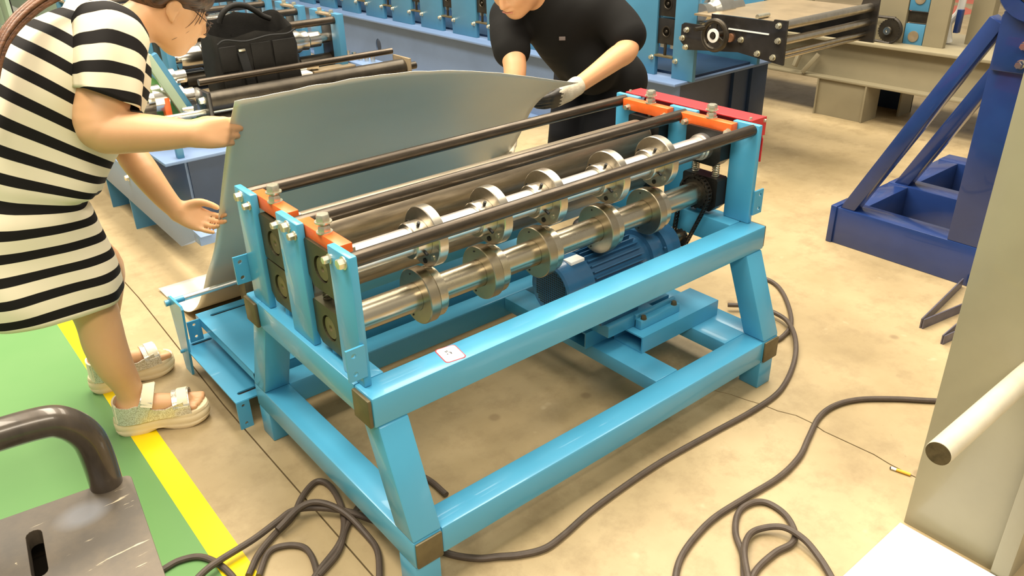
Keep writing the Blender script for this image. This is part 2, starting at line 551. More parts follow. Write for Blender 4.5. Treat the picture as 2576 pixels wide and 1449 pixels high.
for zc in (0.743, 0.622):
    MB().lathe((xs0, YB, zc), (1, 0, 0), [(0, 0), (0, 0.030), (0.012, 0.030), (0.012, 0.057), (0.016, 0.059), (rl - 0.030, 0.059), (rl - 0.026, 0.057), (rl - 0.026, 0.050), (rl - 0.012, 0.050), (rl - 0.012, 0.03), (rl, 0.03), (rl, 0)], 48).build('pinch_roller', M['roller'], mach)
XD = (0.300, 0.500, 0.690, 0.932, 1.140)
RD = 0.0775
RDL = 0.0735
up0 = lo0 = None
for xd in XD:
    if up0 is None:
        e = 0.0006
        up0 = MB().lathe((xd - 0.004, YF, ZU), (1, 0, 0), [(0, RU + e), (0, RD - 0.002), (0.002, RD), (0.026, RD), (0.030, RD - 0.006), (0.030, RU + e)], 48).build('upper_cutter', M['disc'], mach)
        MB().lathe((xd - 0.046, YF, ZU), (1, 0, 0), [(0, RU + e), (0, 0.0435), (0.003, 0.046), (0.0415, 0.046), (0.0415, RU + e)], 40).build('collar', M['disc'], up0)
        for a in (115, 205, -70):
            ca, sa = math.cos(math.radians(a)), math.sin(math.radians(a))
            # set screws around the collar
            MB().cyl((xd - 0.024, YF + ca * 0.045, ZU + sa * 0.045), (xd - 0.024, YF + ca * 0.057, ZU + sa * 0.057), 0.0042, 10).build('set_screw', M['dark'], up0)
        for a in (222, 262, 20):
            ca, sa = math.cos(math.radians(a)), math.sin(math.radians(a))
            m_ = M['zinc'] if a == 222 else M['dark']
            MB().cyl((xd - 0.0065, YF + ca * 0.061, ZU + sa * 0.061), (xd - 0.003, YF + ca * 0.061, ZU + sa * 0.061), 0.0068, 12).build('face_screw', m_, up0)
        lo0 = MB().lathe((xd - 0.0365, YF, ZL), (1, 0, 0), [(0, RL + e), (0, RDL - 0.002), (0.002, RDL), (0.028, RDL), (0.030, RDL - 0.002), (0.030, RL + e)], 48).build('lower_cutter', M['discbrown'], mach)
        MB().lathe((xd - 0.0045, YF, ZL), (1, 0, 0), [(0, RL + e), (0, 0.065), (0.002, 0.067), (0.022, 0.067), (0.024, 0.063), (0.027, 0.063), (0.028, 0.057), (0.028, RL + e)], 48).build('spacer_ring', M['brassy'], lo0)
        for a in (75, 285):
            ca, sa = math.cos(math.radians(a)), math.sin(math.radians(a))
            MB().cyl((xd - 0.0385, YF + ca * 0.060, ZL + sa * 0.060), (xd - 0.036, YF + ca * 0.060, ZL + sa * 0.060), 0.0024, 8).build('face_screw', M['dark'], lo0)
    else:
        dup(up0, (xd - XD[0], 0, 0)); dup(lo0, (xd - XD[0], 0, 0))

# drive: sprocket, chain, motor
XS = xs1 - 0.020
def sprocket(name, x, y, z, r, teeth, w, parent, mt):
    poly = []
    for k in range(teeth):
        for f, rr in ((0.0, r - 0.004), (0.25, r), (0.5, r), (0.75, r - 0.004)):
            a = 2 * math.pi * (k + f) / teeth
            poly.append((rr * math.cos(a), rr * math.sin(a)))
    return MB().prism(poly, [circle(0, 0, 0.012, 12)], (x - w / 2, y, z), (0, 1, 0), (0, 0, 1), w).build(name, mt, parent, smooth=False)
YM, ZM, RM = 0.262, 0.440, 0.082
sp = sprocket('sprocket', XS, YF, ZL, 0.052, 20, 0.012, mach, M['chain'])
chain_pts = []
r1, r2 = 0.057, 0.030
dv = Vector((0, YM - YF, ZM - ZL)); dist = dv.length
ang = math.atan2(dv.z, dv.y)
off = math.acos((r1 - r2) / dist)
P1 = [(YF + r1 * math.cos(ang + off + (2 * math.pi - 2 * off) * k / 40), ZL + r1 * math.sin(ang + off + (2 * math.pi - 2 * off) * k / 40)) for k in range(41)]
P2 = [(YM + r2 * math.cos(ang - off + 2 * off * k / 14), ZM + r2 * math.sin(ang - off + 2 * off * k / 14)) for k in range(15)]
loop = P1 + P2 + [P1[0]]
cum = [0]
for a, b in zip(loop, loop[1:]): cum.append(cum[-1] + math.hypot(b[0] - a[0], b[1] - a[1]))
nl = int(round(cum[-1] / 0.0127)); nl += nl % 2
def on(d):
    d %= cum[-1]
    for i in range(len(cum) - 1):
        if cum[i + 1] >= d:
            f = (d - cum[i]) / max(1e-9, cum[i + 1] - cum[i])
            return loop[i][0] + (loop[i + 1][0] - loop[i][0]) * f, loop[i][1] + (loop[i + 1][1] - loop[i][1]) * f
chain = None
for k in range(nl):
    a, b = on(cum[-1] * k / nl), on(cum[-1] * (k + 1) / nl)
    m = MB()
    w = 0.0085 if k % 2 else 0.0062
    ux = Vector((0, b[0] - a[0], b[1] - a[1])); ln = ux.length; ux.normalize(); uy = Vector((0, -ux.z, ux.y))
    for sx in (-1, 1):
        m.prism([(-0.005, -0.0035), (ln / 2, -0.003), (ln + 0.005, -0.0035), (ln + 0.006, 0), (ln + 0.005, 0.0035), (ln / 2, 0.003), (-0.005, 0.0035), (-0.006, 0)], [], (XS + sx * w - 0.001, *a), ux, uy, 0.002)
    m.cyl((XS - 0.009, *a), (XS + 0.009, *a), 0.0036, 8)
    if chain is None:
        chain = m.build('drive_chain', M['chain'], mach, smooth=False)
    else:
        m.build('chain_link', M['chain'], chain, smooth=False)

X0m = 0.755
mo = MB().lathe((X0m + 0.10, YM, ZM), (1, 0, 0), [(0, 0), (0, RM - 0.010), (0.27, RM - 0.010), (0.27, 0)], 40).build('motor', M['motor'], mach)
fin0 = None
for k in range(28):
    a = math.radians(360 / 28 * k + 5)
    if -60 < math.degrees(a) - 45 < 0: pass
    c_, s_ = math.cos(a), math.sin(a)
    p = Vector((X0m + 0.115, YM + c_ * (RM - 0.004), ZM + s_ * (RM - 0.004)))
    MB().bar(p, p + Vector((0.215, 0, 0)), 0.004, 0.020, 0, up=(0, c_, s_)).build('cooling_fin', M['motor'], mo, smooth=False)
fc = MB().lathe((X0m, YM, ZM), (1, 0, 0), [(0.004, 0.0), (0.004, RM - 0.010), (0, RM - 0.004), (0.006, RM + 0.003), (0.10, RM + 0.005), (0.108, RM + 0.005), (0.108, RM - 0.01)], 44).build('fan_cover', M['motor'], mo)
# vent holes of the fan cover, rows of small dark slots
m = MB()
for iy in range(-7, 8):
    for iz in range(-8, 9):
        yy, zz = iy * 0.0085, iz * 0.0074
        if yy * yy + zz * zz < (RM - 0.014) ** 2:
            m.box(X0m - 0.0006 + 0.004, X0m + 0.0046, YM + yy - 0.0028, YM + yy + 0.0028, ZM + zz - 0.0022, ZM + zz + 0.0022)
tag(m.build('vent_slots', M['dark'], mo, smooth=False), kind='stuff')
MB().box(X0m + 0.05, X0m + 0.105, YM - 0.040, YM - 0.005, ZM + RM - 0.004, ZM + RM + 0.007, 0.002).build('name_plate', M['white'], mo)
MB().box(X0m + 0.17, X0m + 0.27, YM - 0.020, YM + 0.055, ZM + RM - 0.010, ZM + RM + 0.035, 0.006).build('terminal_box', M['motor'], mo)
MB().lathe((X0m + 0.365, YM, ZM), (1, 0, 0), [(0, 0), (0, RM + 0.006), (0.020, RM + 0.006), (0.022, RM - 0.004), (0.06, RM - 0.004), (0.062, RM + 0.012), (0.088, RM + 0.012), (0.090, RM + 0.002), (0.135, RM + 0.002), (0.15, RM - 0.012), (0.165, 0.040), (0.185, 0.036), (0.185, 0)], 44).build('gearbox', M['motor'], mo)
for k in range(8):
    a = math.radians(45 * k + 20)
    MB().bolt((X0m + 0.427, YM + math.cos(a) * (RM + 0.004), ZM + math.sin(a) * (RM + 0.004)), (-1, 0, 0), 0.0045, 0.007).build('flange_bolt', M['motor'], mo)
MB().cyl((X0m + 0.54, YM, ZM), (XS + 0.018, YM, ZM), 0.016, 18).build('output_shaft', M['brassy'], mo)
sprocket('motor_sprocket', XS, YM, ZM, 0.027, 10, 0.010, mo, M['chain'])
for yy in (YM - 0.065, YM + 0.045):
    MB().box(X0m + 0.16, X0m + 0.33, yy, yy + 0.02, 0.281, ZM - 0.04, 0.003).build('motor_foot', M['motor'], mo)

# motor carrier on the lower frame
for xa, xb in ((0.930, 1.030), (1.262, 1.368)):
    MB().box(xa, xb, -s + t, W + s - t, z1 - 0.05, z1 - 0.0005, 0.004).build('cross_beam', B, mach)
def hollow(x0, x1, y0, y1, z0, z1_, th):
    return MB().prism([(y0, z0), (y1, z0), (y1, z1_), (y0, z1_)], [[(y0 + th, z0 + th), (y1 - th, z0 + th), (y1 - th, z1_ - th), (y0 + th, z1_ - th)]], (x0, 0, 0), (0, 1, 0), (0, 0, 1), x1 - x0)
mb_ = hollow(1.015, 1.395, 0.112, 0.235, z1, z1 + 0.058, 0.005).build('motor_base', B, mach, smooth=False)
hollow(0.90, 1.30, 0.250, 0.345, z1, z1 + 0.058, 0.005).build('motor_base', B, mach, smooth=False)
MB().box(0.93, 1.14, 0.180, 0.345, z1 + 0.058, z1 + 0.100, 0.003).build('motor_plate', B, mach)
br = MB().box(1.045, 1.235, 0.148, 0.178, z1 + 0.058, z1 + 0.090, 0.003)
br.box(1.045, 1.235, 0.170, 0.182, z1 + 0.058, z1 + 0.103, 0.002)
br = br.build('slide_bracket', B, mb_)
for xx in (1.065, 1.212):
    MB().bolt((xx, 0.156, z1 + 0.090), (0, 0, 1), 0.0085, 0.012).build('slide_bolt', M['olive'], mb_)

# chain guard on the far end
gd = MB().prism([(0.108, 0), (0.636, 0), (0.636, 0.075), (0.600, 0.145), (0.144, 0.145), (0.108, 0.075)], [], (L + 0.085, 0, 0.700), (0, 1, 0), (0, 0, 1), 0.004)
gd.box(L + 0.010, L + 0.089, 0.108, 0.636, 0.8445, 0.8495, 0.0015)
gd.box(L + 0.010, L + 0.089, 0.105, 0.110, 0.790, 0.8495)
gd.box(L + 0.010, L + 0.089, 0.634, 0.638, 0.790, 0.8495)
gd = gd.build('chain_guard', M['red'], mach, smooth=False)
for yy in (0.118, 0.626):
    MB().bolt((L + 0.022, yy, 0.8495), (0, 0, 1), 0.005, 0.007).build('guard_bolt', M['zinc'], gd)
    MB().bolt((L + 0.022, 0.105 if yy < 0.3 else 0.638, 0.825), (0, -1 if yy < 0.3 else 1, 0), 0.005, 0.006).build('guard_bolt', M['zinc'], gd)
    MB().bolt((L + 0.078, 0.105 if yy < 0.3 else 0.638, 0.838), (0, -1 if yy < 0.3 else 1, 0), 0.005, 0.006).build('guard_bolt', M['zinc'], gd)

# number sticker on the front rail
st_o, ang_ = Vector((0.2405, 0.0415, H)), math.radians(-9)
ux, uy = Vector((math.cos(ang_), math.sin(ang_), 0)), Vector((-math.sin(ang_), math.cos(ang_), 0))
rim = MB().prism(rrect(-0.0275, 0.0275, -0.034, 0.034, 0.009), [], st_o, ux, uy, 0.0006).build('number_sticker', M['redink'], mach, smooth=False)
MB().prism(rrect(-0.025, 0.025, -0.0315, 0.0315, 0.008), [], st_o + Vector((0, 0, 0.0006)), ux, uy, 0.0004).build('sticker_face', M['white'], rim, smooth=False)

for (xa, ya_, xb, yb_) in ((-0.0075, 0.0150, -0.0050, 0.0085), (-0.0035, 0.0165, -0.0015, 0.0105), (-0.0015, 0.0070, 0.0030, 0.0050), (-0.0075, 0.0030, -0.0065, -0.0015), (0.0010, 0.0020, 0.0030, -0.0035), (0.0030, 0.0050, 0.0035, 0.0005)):
    a_, b_ = st_o + ux * xa + uy * ya_, st_o + ux * xb + uy * yb_
    a_.z = b_.z = H + 0.0011
    MB().bar(a_, b_, 0.0022, 0.0003).build('ink_stroke', M['ink'], rim, smooth=False)
# ------------------------------------------------------------------ steel sheet
def sheet_mat():
    m, nt, b = new_mat('cold_rolled_sheet')
    N, Lk = nt.nodes, nt.links
    tc = N.new('ShaderNodeTexCoord')
    n = N.new('ShaderNodeTexNoise'); n.inputs['Scale'].default_value = 3.0; n.inputs['Detail'].default_value = 4
    Lk.new(tc.outputs['Object'], n.inputs['Vector'])
    r = N.new('ShaderNodeValToRGB')
    r.color_ramp.elements[0].position = 0.30; r.color_ramp.elements[1].position = 0.75
    r.color_ramp.elements[0].color = (0.72, 0.71, 0.63, 1); r.color_ramp.elements[1].color = (0.78, 0.75, 0.65, 1)
    Lk.new(n.outputs['Fac'], r.inputs['Fac']); Lk.new(r.outputs['Color'], b.inputs['Base Color'])
    b.inputs['Metallic'].default_value = 0.34
    b.inputs['Roughness'].default_value = 0.42
    return m
M['sheet'] = sheet_mat()

def resample(pts, n):
    P = catmull([(0, y, z) for y, z in pts], 24)
    cum = [0]
    for a, b in zip(P, P[1:]): cum.append(cum[-1] + (b - a).length)
    out, i = [], 0
    for k in range(n):
        d = cum[-1] * k / (n - 1)
        while i < len(cum) - 2 and cum[i + 1] < d: i += 1
        f = (d - cum[i]) / max(1e-9, cum[i + 1] - cum[i])
        out.append(P[i].lerp(P[i + 1], min(1, f)))
    return out
Lp = [(2.00, 0.012), (1.87, 0.006), (1.70, 0.020), (1.57, 0.085), (1.44, 0.205), (1.342, 0.314), (1.189, 0.473), (0.982, 0.761), (0.857, 0.932), (0.771, 1.030)]
Rp = [(2.00, 0.008), (1.85, 0.006), (1.68, 0.020), (1.53, 0.115), (1.40, 0.250), (1.27, 0.390), (1.107, 0.560), (1.045, 0.635), (0.960, 0.762), (0.850, 0.845), (0.718, 0.894)]
NU, NV = 48, 64
lp, rp = resample(Lp, NV), resample(Rp, NV)
vs_, fs_ = [], []
for j in range(NV):
    v = j / (NV - 1)
    for i in range(NU):
        u = i / (NU - 1)
        p = lp[j].lerp(rp[j], u ** 1.25)
        top = max(0, (v - 0.25) / 0.75) ** 1.5
        p.z += 0.052 * top * math.sin(math.pi * u) ** 1.25
        p.y += -0.02 * top * math.sin(math.pi * u)
        if j == NV - 1: p.z += 0.0013 * (math.sin(u * 47) + math.sin(u * 71 + 1)) * (1 - u)
        p.x = 0.100 + u * (1.20 + 0.0 * v)
        if v < 0.3 and u < 0.2:
            p.x -= 0.02 * (1 - v / 0.3) * (1 - u / 0.2)
        vs_.append(p)
for j in range(NV - 1):
    for i in range(NU - 1):
        a = j * NU + i
        fs_.append((a, a + 1, a + NU + 1, a + NU))
sh = MB().add(vs_, fs_)
sh = sh.build('steel_sheet', M['sheet'], None, angle=180)
so = sh.modifiers.new('thickness', 'SOLIDIFY'); so.thickness = 0.0012; so.offset = 0
tag(sh, 'large thin grey steel sheet bent upright, held by both people behind the slitting machine', 'metal sheet')

# ------------------------------------------------------------------ feed table on the floor behind the machine
ft = thing('feed_table', (0.45, 1.08, 0), 'low sky-blue slotted feed table with round guide rod, behind the slitting machine', 'table')
ya, yb = 0.830, 1.320
X1 = 1.30
slots_low = [slot(0.06, 0.045, 0.072, 0.0085), slot(0.06, 0.445, 0.072, 0.0085), slot(1.20, 0.045, 0.072, 0.0085), slot(1.20, 0.445, 0.072, 0.0085)]
MB().prism([(0, 0), (X1 + 0.045, 0), (X1 + 0.045, yb - ya), (0, yb - ya)], slots_low, (-0.045, ya, 0.097), (1, 0, 0), (0, 1, 0), 0.005).build('lower_plate', B, ft, smooth=False)
slots_up = [slot(0.105, 0.455, 0.135, 0.0085), slot(0.115, 0.055, 0.135, 0.0085), slot(1.10, 0.455, 0.135, 0.0085), slot(1.10, 0.055, 0.135, 0.0085)]
up = MB().prism([(0, 0), (X1 - 0.03, 0), (X1 - 0.03, 0.50), (0, 0.50)], slots_up, (0.025, ya - 0.012, 0.185), (1, 0, 0), (0, 1, 0), 0.005)
up.box(0.025, 0.031, ya - 0.012, ya + 0.488, 0.158, 0.186)
up.box(0.025, X1 - 0.005, ya - 0.012, ya - 0.006, 0.150, 0.186)
up.build('upper_plate', B, ft, smooth=False)
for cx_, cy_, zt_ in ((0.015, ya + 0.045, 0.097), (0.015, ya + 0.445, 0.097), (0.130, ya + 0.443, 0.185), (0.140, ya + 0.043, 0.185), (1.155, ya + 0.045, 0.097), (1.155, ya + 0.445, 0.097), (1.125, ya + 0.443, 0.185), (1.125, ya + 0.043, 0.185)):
    MB().box(cx_ - (0.045 if zt_ < 0.1 else 0.085), cx_ + (0.045 if zt_ < 0.1 else 0.085), cy_ - 0.016, cy_ + 0.016, zt_ - 0.012, zt_ - 0.0008).build('slot_shade_bar', M['dark'], ft, smooth=False)  # dark bars added under the slots, standing for the shade below them
for xx in (0.10, 1.2):
    for yy in (ya + 0.10, yb - 0.12):
        MB().cyl((xx, yy, 0.100), (xx, yy, 0.186), 0.012, 14).build('spacer', B, ft)
def bracket(x0, y, z0, w, h):
    return MB().prism([(0, 0), (w, 0), (w, h), (0, h)], [circle(w * 0.5, 0.018, 0.0055), circle(w * 0.5, h - 0.016, 0.0055)], (x0, y, z0), (1, 0, 0), (0, 0, 1), 0.006)
bracket(-0.045, ya + 0.004, 0.0, 0.042, 0.100).build('end_bracket', B, ft, smooth=False)
bracket(-0.020, yb - 0.035, 0.108, 0.046, 0.080).build('end_bracket', B, ft, smooth=False)
bracket(X1 - 0.045, ya + 0.004, 0.0, 0.042, 0.100).build('end_bracket', B, ft, smooth=False)
for xx in (0.10, 1.2):
    MB().box(xx - 0.02, xx + 0.02, ya + 0.05, ya + 0.056, 0, 0.097).build('stand', B, ft)
for xp in (-0.048, X1):
    sp_ = MB().prism([(1.252, 0.0), (1.312, 0.0), (1.338, 0.268), (1.330, 0.282), (1.318, 0.288), (1.205, 0.292), (1.195, 0.282)], [], (xp, 0, 0), (0, 1, 0), (0, 0, 1), 0.008)
    sp_ = sp_.build('side_plate', B, ft, smooth=False)
    MB().cyl((xp - 0.012, 1.285, 0.085), (xp + 0.012, 1.285, 0.085), 0.006, 12).build('bolt', B, sp_)
rod = MB().cyl((-0.064, 1.318, 0.264), (0.000, 1.318, 0.264), 0.011, 20).build('rod_sleeve', B, ft)
rod = MB().cyl((-0.001, 1.318, 0.264), (1.295, 1.318, 0.264), 0.0105, 20).build('guide_rod', M['chrome'], ft)
MB().box(0.205, 0.235, 1.285, 1.350, 0.150, 0.290, 0.003).build('rod_holder', M['olive'], ft)

# ------------------------------------------------------------------ cables on the floor
CB = {
'loop': [[2.038, 0.429], [2.058, 0.334], [2.017, 0.249], [1.91, 0.141], [1.807, 0.064], [1.726, 0.036], [1.655, 0.031], [1.573, 0.059]],
'main': [[1.728, 0.298], [1.798, 0.218], [1.807, 0.125], [1.775, 0.052], [1.68, -0.036], [1.56, -0.106], [1.39, -0.165], [1.229, -0.172], [1.044, -0.16], [0.803, -0.148], [0.55, -0.158], [0.413, -0.177], [0.342, -0.18], [0.282, -0.156], [0.236, -0.125], [0.187, -0.09], [0.139, -0.02], [0.105, 0.087], [0.057, 0.168], [0.019, 0.25], [-0.039, 0.321], [-0.094, 0.354], [-0.145, 0.343], [-0.221, 0.323], [-0.311, 0.311], [-0.356, 0.3], [-0.405, 0.275]],
'knot': [[-0.276, 0.232], [-0.228, 0.283], [-0.166, 0.322], [-0.1, 0.353], [-0.043, 0.408], [0.009, 0.439], [0.033, 0.424], [0.036, 0.371], [0.018, 0.292], [-0.015, 0.221], [-0.059, 0.174], [-0.139, 0.129], [-0.19, 0.091]],
'k2': [[-0.257, 0.215], [-0.205, 0.273], [-0.163, 0.269], [-0.129, 0.235], [-0.126, 0.187], [-0.146, 0.12], [-0.176, 0.078]],
'k3': [[-0.500, 0.380], [-0.462, 0.392], [-0.432, 0.394], [-0.391, 0.397], [-0.347, 0.377], [-0.32, 0.327], [-0.307, 0.258], [-0.311, 0.21]],
'k4': [[-0.158, 0.315], [-0.079, 0.335], [-0.03, 0.316], [0.007, 0.251], [0.018, 0.154], [0.009, 0.089], [-0.028, 0.018], [-0.058, -0.023]],
'k6': [[0.268, 0.150], [0.265, 0.239], [0.232, 0.325], [0.156, 0.311], [0.063, 0.273], [-0.011, 0.217], [-0.069, 0.155], [-0.144, 0.118]],
'right': [[1.778, -0.581], [1.712, -0.517], [1.632, -0.433], [1.542, -0.359], [1.455, -0.327], [1.361, -0.329], [1.249, -0.364], [1.145, -0.398], [1.026, -0.411], [0.891, -0.401], [0.763, -0.393], [0.666, -0.404], [0.585, -0.425], [0.525, -0.457], [0.477, -0.498]],
'coil': [[0.602, -0.605], [0.651, -0.565], [0.706, -0.521], [0.755, -0.463], [0.821, -0.423], [0.879, -0.423], [0.912, -0.451], [0.909, -0.509], [0.871, -0.563], [0.83, -0.579], [0.774, -0.57], [0.696, -0.572], [0.63, -0.59]],
'coil2': [[0.636, -0.586], [0.702, -0.526], [0.768, -0.496], [0.815, -0.505], [0.848, -0.543], [0.85, -0.6], [0.833, -0.656], [0.81, -0.702], [0.779, -0.741]]}
CL = {'loop': ('black cable looping out on the floor beyond the right legs of the machine', 0.0085),
      'main': ('long dark cable running past the whole front of the slitting machine', 0.0088),
      'knot': ('dark cable in a tall narrow loop at the near left foot of the machine', 0.0088),
      'k2': ('short dark cable bend crossing the yellow line inside the tangle', 0.0080),
      'k3': ('dark cable arching over the green floor beside the black steel case', 0.0085),
      'k4': ('dark cable curving down past the near left foot, inside the tangle', 0.0085),
      'k6': ('dark cable passing under the left side rail of the machine', 0.0085),
      'right': ('dark cable snaking over the open concrete to the grey-green steel post', 0.0088),
      'coil': ('dark cable in a small round loop on the concrete near the white board', 0.0085),
      'coil2': ('dark cable arching through the small round loop toward the white board', 0.0085)}
zbase = {'loop': .009, 'main': .026, 'knot': .009, 'k2': .0085, 'k3': .0086, 'k4': .0425, 'k6': .0085, 'right': .009, 'coil': .009, 'coil2': .0265}
for k, pts in CB.items():
    P = [(x, y, zbase[k] if k not in ('main', 'k4', 'coil2') else 0) for x, y in pts]
    if k == 'main':
        P = [(x, y, 0.0092 + (0.0175 if x < 0.12 else 0) + (0.016 if x > 1.62 else 0)) for x, y in pts]
    if k == 'k4':
        P = [(x, y, 0.0267 if i == 0 else 0.044 if i < 3 else (0.030 if i == 3 else 0.012)) for i, (x, y) in enumerate(pts)]
    if k == 'coil2':
        P = [(x, y, 0.027 if i in (0, 1, 4, 5) else 0.018 if i in (2, 3, 6) else 0.009) for i, (x, y) in enumerate(pts)]
    lab, r = CL[k]
    tag(MB().tube(P, r, 10, 8).build('power_cable', M['cable'], None), lab, 'cable', 'loose cables on the floor')

# ------------------------------------------------------------------ black case with tube handle, near left
def worn_black():
    m, nt, b = new_mat('scuffed_black_enamel')
    N, Lk = nt.nodes, nt.links
    tc = N.new('ShaderNodeTexCoord')
    def nz(sc, de, ro=0.65, st=None):
        n = N.new('ShaderNodeTexNoise'); n.inputs['Scale'].default_value = sc; n.inputs['Detail'].default_value = de; n.inputs['Roughness'].default_value = ro
        src = tc.outputs['Object']
        if st:
            mp = N.new('ShaderNodeMapping'); mp.inputs['Scale'].default_value = st; mp.inputs['Rotation'].default_value = (0, 0, 0.6)
            Lk.new(src, mp.inputs['Vector']); src = mp.outputs['Vector']
        Lk.new(src, n.inputs['Vector'])
        return n
    def rp(n, a, c):
        r = N.new('ShaderNodeValToRGB'); r.color_ramp.elements[0].position = a; r.color_ramp.elements[1].position = c
        Lk.new(n.outputs['Fac'], r.inputs['Fac']); return r.outputs['Color']
    def mx(a, col, f):
        x = N.new('ShaderNodeMix'); x.data_type = 'RGBA'
        if isinstance(a, tuple): x.inputs['A'].default_value = a
        else: Lk.new(a, x.inputs['A'])
        x.inputs['B'].default_value = col; Lk.new(f, x.inputs['Factor']); return x.outputs['Result']
    c = mx((0.060, 0.049, 0.037, 1), (0.135, 0.102, 0.064, 1), rp(nz(5, 8), 0.42, 0.70))
    c = mx(c, (0.42, 0.36, 0.25, 1), rp(nz(9, 5, 0.6, (1, 9, 1)), 0.65, 0.69))
    c = mx(c, (0.42, 0.36, 0.25, 1), rp(nz(40, 4), 0.72, 0.76))
    # pale worn patch with a shape of its own on the lid
    mp = N.new('ShaderNodeMapping'); mp.inputs['Location'].default_value = (-0.085 / 0.052, -0.118 / 0.040, 0)
    mp.inputs['Scale'].default_value = (1 / 0.052, 1 / 0.040, 0)
    Lk.new(tc.outputs['Object'], mp.inputs['Vector'])
    gr = N.new('ShaderNodeTexGradient'); gr.gradient_type = 'SPHERICAL'
    Lk.new(mp.outputs['Vector'], gr.inputs['Vector'])
    r = N.new('ShaderNodeValToRGB'); r.color_ramp.elements[0].position = 0.05; r.color_ramp.elements[1].position = 0.6; r.color_ramp.elements[1].color = (0.5, 0.5, 0.5, 1)
    Lk.new(gr.outputs['Fac'], r.inputs['Fac'])
    c = mx(c, (0.20, 0.215, 0.245, 1), r.outputs['Color'])
    Lk.new(c, b.inputs['Base Color'])
    b.inputs['Roughness'].default_value = 0.42
    return m
M['wornblack'] = worn_black()
M['tubeblack'] = mat('glossy_dark_tube', (0.085, 0.066, 0.048), 0.30, 0.25, var=0.45, scale=9, coat=0.4, stretch=(3, 1, 1))
bc = thing('steel_case', (-0.66, -0.13, 0), 'scuffed black steel case with bent tube handle in the near left corner', 'case')
ztop = 0.62
rot = Matrix.Translation((-0.66, -0.13, 0)) @ Matrix.Rotation(math.radians(-6.5), 4, 'Z')
def rp_(p): return rot @ Vector(p)
lid = MB()
outer = rrect(-0.16, 0.152, -0.26, 0.122, 0.012)
lid.prism(outer, [slot(-0.006, 0.005, 0.115, 0.0115, 6, True)], rp_((0, 0, ztop - 0.03)), rot.to_3x3() @ Vector((1, 0, 0)), rot.to_3x3() @ Vector((0, 1, 0)), 0.03)
lid = lid.build('lid', M['wornblack'], bc, smooth=False)
bv = lid.modifiers.new('edge', 'BEVEL'); bv.width = 0.004; bv.segments = 2; bv.limit_method = 'ANGLE'
MB().box(-0.155, 0.147, -0.255, 0.117, 0.05, ztop - 0.09, 0.010, rot).build('body', M['wornblack'], bc)
for (xa, xb, ya_, yb_) in ((-0.155, -0.150, -0.255, 0.117), (0.142, 0.147, -0.255, 0.117), (-0.15, 0.142, 0.112, 0.117), (-0.15, 0.142, -0.255, -0.250)):
    MB().box(xa, xb, ya_, yb_, ztop - 0.095, ztop - 0.028, 0, rot).build('wall_panel', M['wornblack'], bc, smooth=False)
for fx in (-0.13, 0.12):
    for fy in (-0.23, 0.09):
        MB().cyl(rp_((fx, fy, 0.0)), rp_((fx, fy, 0.052)), 0.02, 16).build('foot', M['dark'], bc)
hx, hy = 0.112, 0.118
hp = [(hx, hy, ztop - 0.02), (hx, hy, ztop + 0.055), (hx - 0.006, hy, ztop + 0.105), (hx - 0.030, hy, ztop + 0.142), (hx - 0.065, hy, ztop + 0.156), (-0.05, hy, ztop + 0.156), (-0.11, hy, ztop + 0.142), (-0.135, hy, ztop + 0.10), (-0.14, hy, ztop + 0.05), (-0.14, hy, ztop - 0.02)]
MB().tube([rp_(p) for p in hp], 0.0265, 24, 8).build('handle', M['tubeblack'], bc)

# ------------------------------------------------------------------ steel post with rod, near right
M['greygreen'] = mat('grey_green_enamel', (0.36, 0.33, 0.22), 0.36, var=0.12, scale=2.5, coat=0.15)
M['palebar'] = mat('pale_painted_rod', (0.66, 0.60, 0.46), 0.36, var=0.15, scale=14)
M['endgrain'] = mat('sawn_rod_end', (0.13, 0.10, 0.06), 0.5, 0.6, var=0.4, scale=60)
po = thing('machine_post', (1.17, -0.83, 0), 'grey-green steel post with a pale round rod sticking out, at the right edge', 'post')
MB().box(1.130, 1.140, -0.945, -0.722, 0.0, 1.75, 0.002).build('web', M['greygreen'], po)
MB().box(1.110, 1.290, -0.985, -0.945, 0.0, 1.75, 0.003).build('flange', M['greygreen'], po)
MB().box(1.135, 1.290, -0.735, -0.723, 0.0, 1.75, 0.002).build('flange', M['greygreen'], po)
rd = MB().cyl((0.702, -0.893, 0.558), (1.131, -0.893, 0.558), 0.0245, 32, 0.001).build('support_rod', M['palebar'], po)
MB().cyl((0.7005, -0.893, 0.558), (0.7022, -0.893, 0.558), 0.0235, 32).build('rod_end', M['endgrain'], rd)
M['paper'] = mat('white_board', (0.93, 0.93, 0.92), 0.45)
wb = MB().box(0.55, 1.108, -1.05, -0.722, 0.0, 0.012, 0.001).build('white_board', M['paper'], None)
tag(wb, 'bright white board lying on the concrete against the grey-green post', 'board')

# ------------------------------------------------------------------ offcuts and cigarette end
M['navyedge'] = mat('blue_grey_offcut', (0.16, 0.15, 0.19), 0.42, 0.4, var=0.3, scale=12)
oc = MB().bar((2.150, -0.262, 0.020), (2.600, -0.212, 0.020), 0.005, 0.040)
oc.bar((2.150, -0.270, 0.020), (2.585, -0.340, 0.020), 0.005, 0.040)
tag(oc.build('angle_offcut', M['navyedge'], None, smooth=False), 'thin dark steel strip bent to a sharp V beside the navy stand', 'offcut', 'steel offcuts on the floor')
oc = MB().bar((2.095, -0.372, 0.018), (2.42, -0.420, 0.018), 0.004, 0.036)
oc.bar((2.095, -0.366, 0.018), (2.42, -0.350, 0.018), 0.004, 0.036)
tag(oc.build('angle_offcut', M['navyedge'], None, smooth=False), 'small dark steel strip half hidden by the grey-green post', 'offcut', 'steel offcuts on the floor')
M['filter'] = mat('orange_filter_paper', (0.80, 0.47, 0.05), 0.8)
cg = thing('cigarette_end', (1.312, -0.622, 0), 'trodden cigarette end with an orange filter on the concrete', 'cigarette')
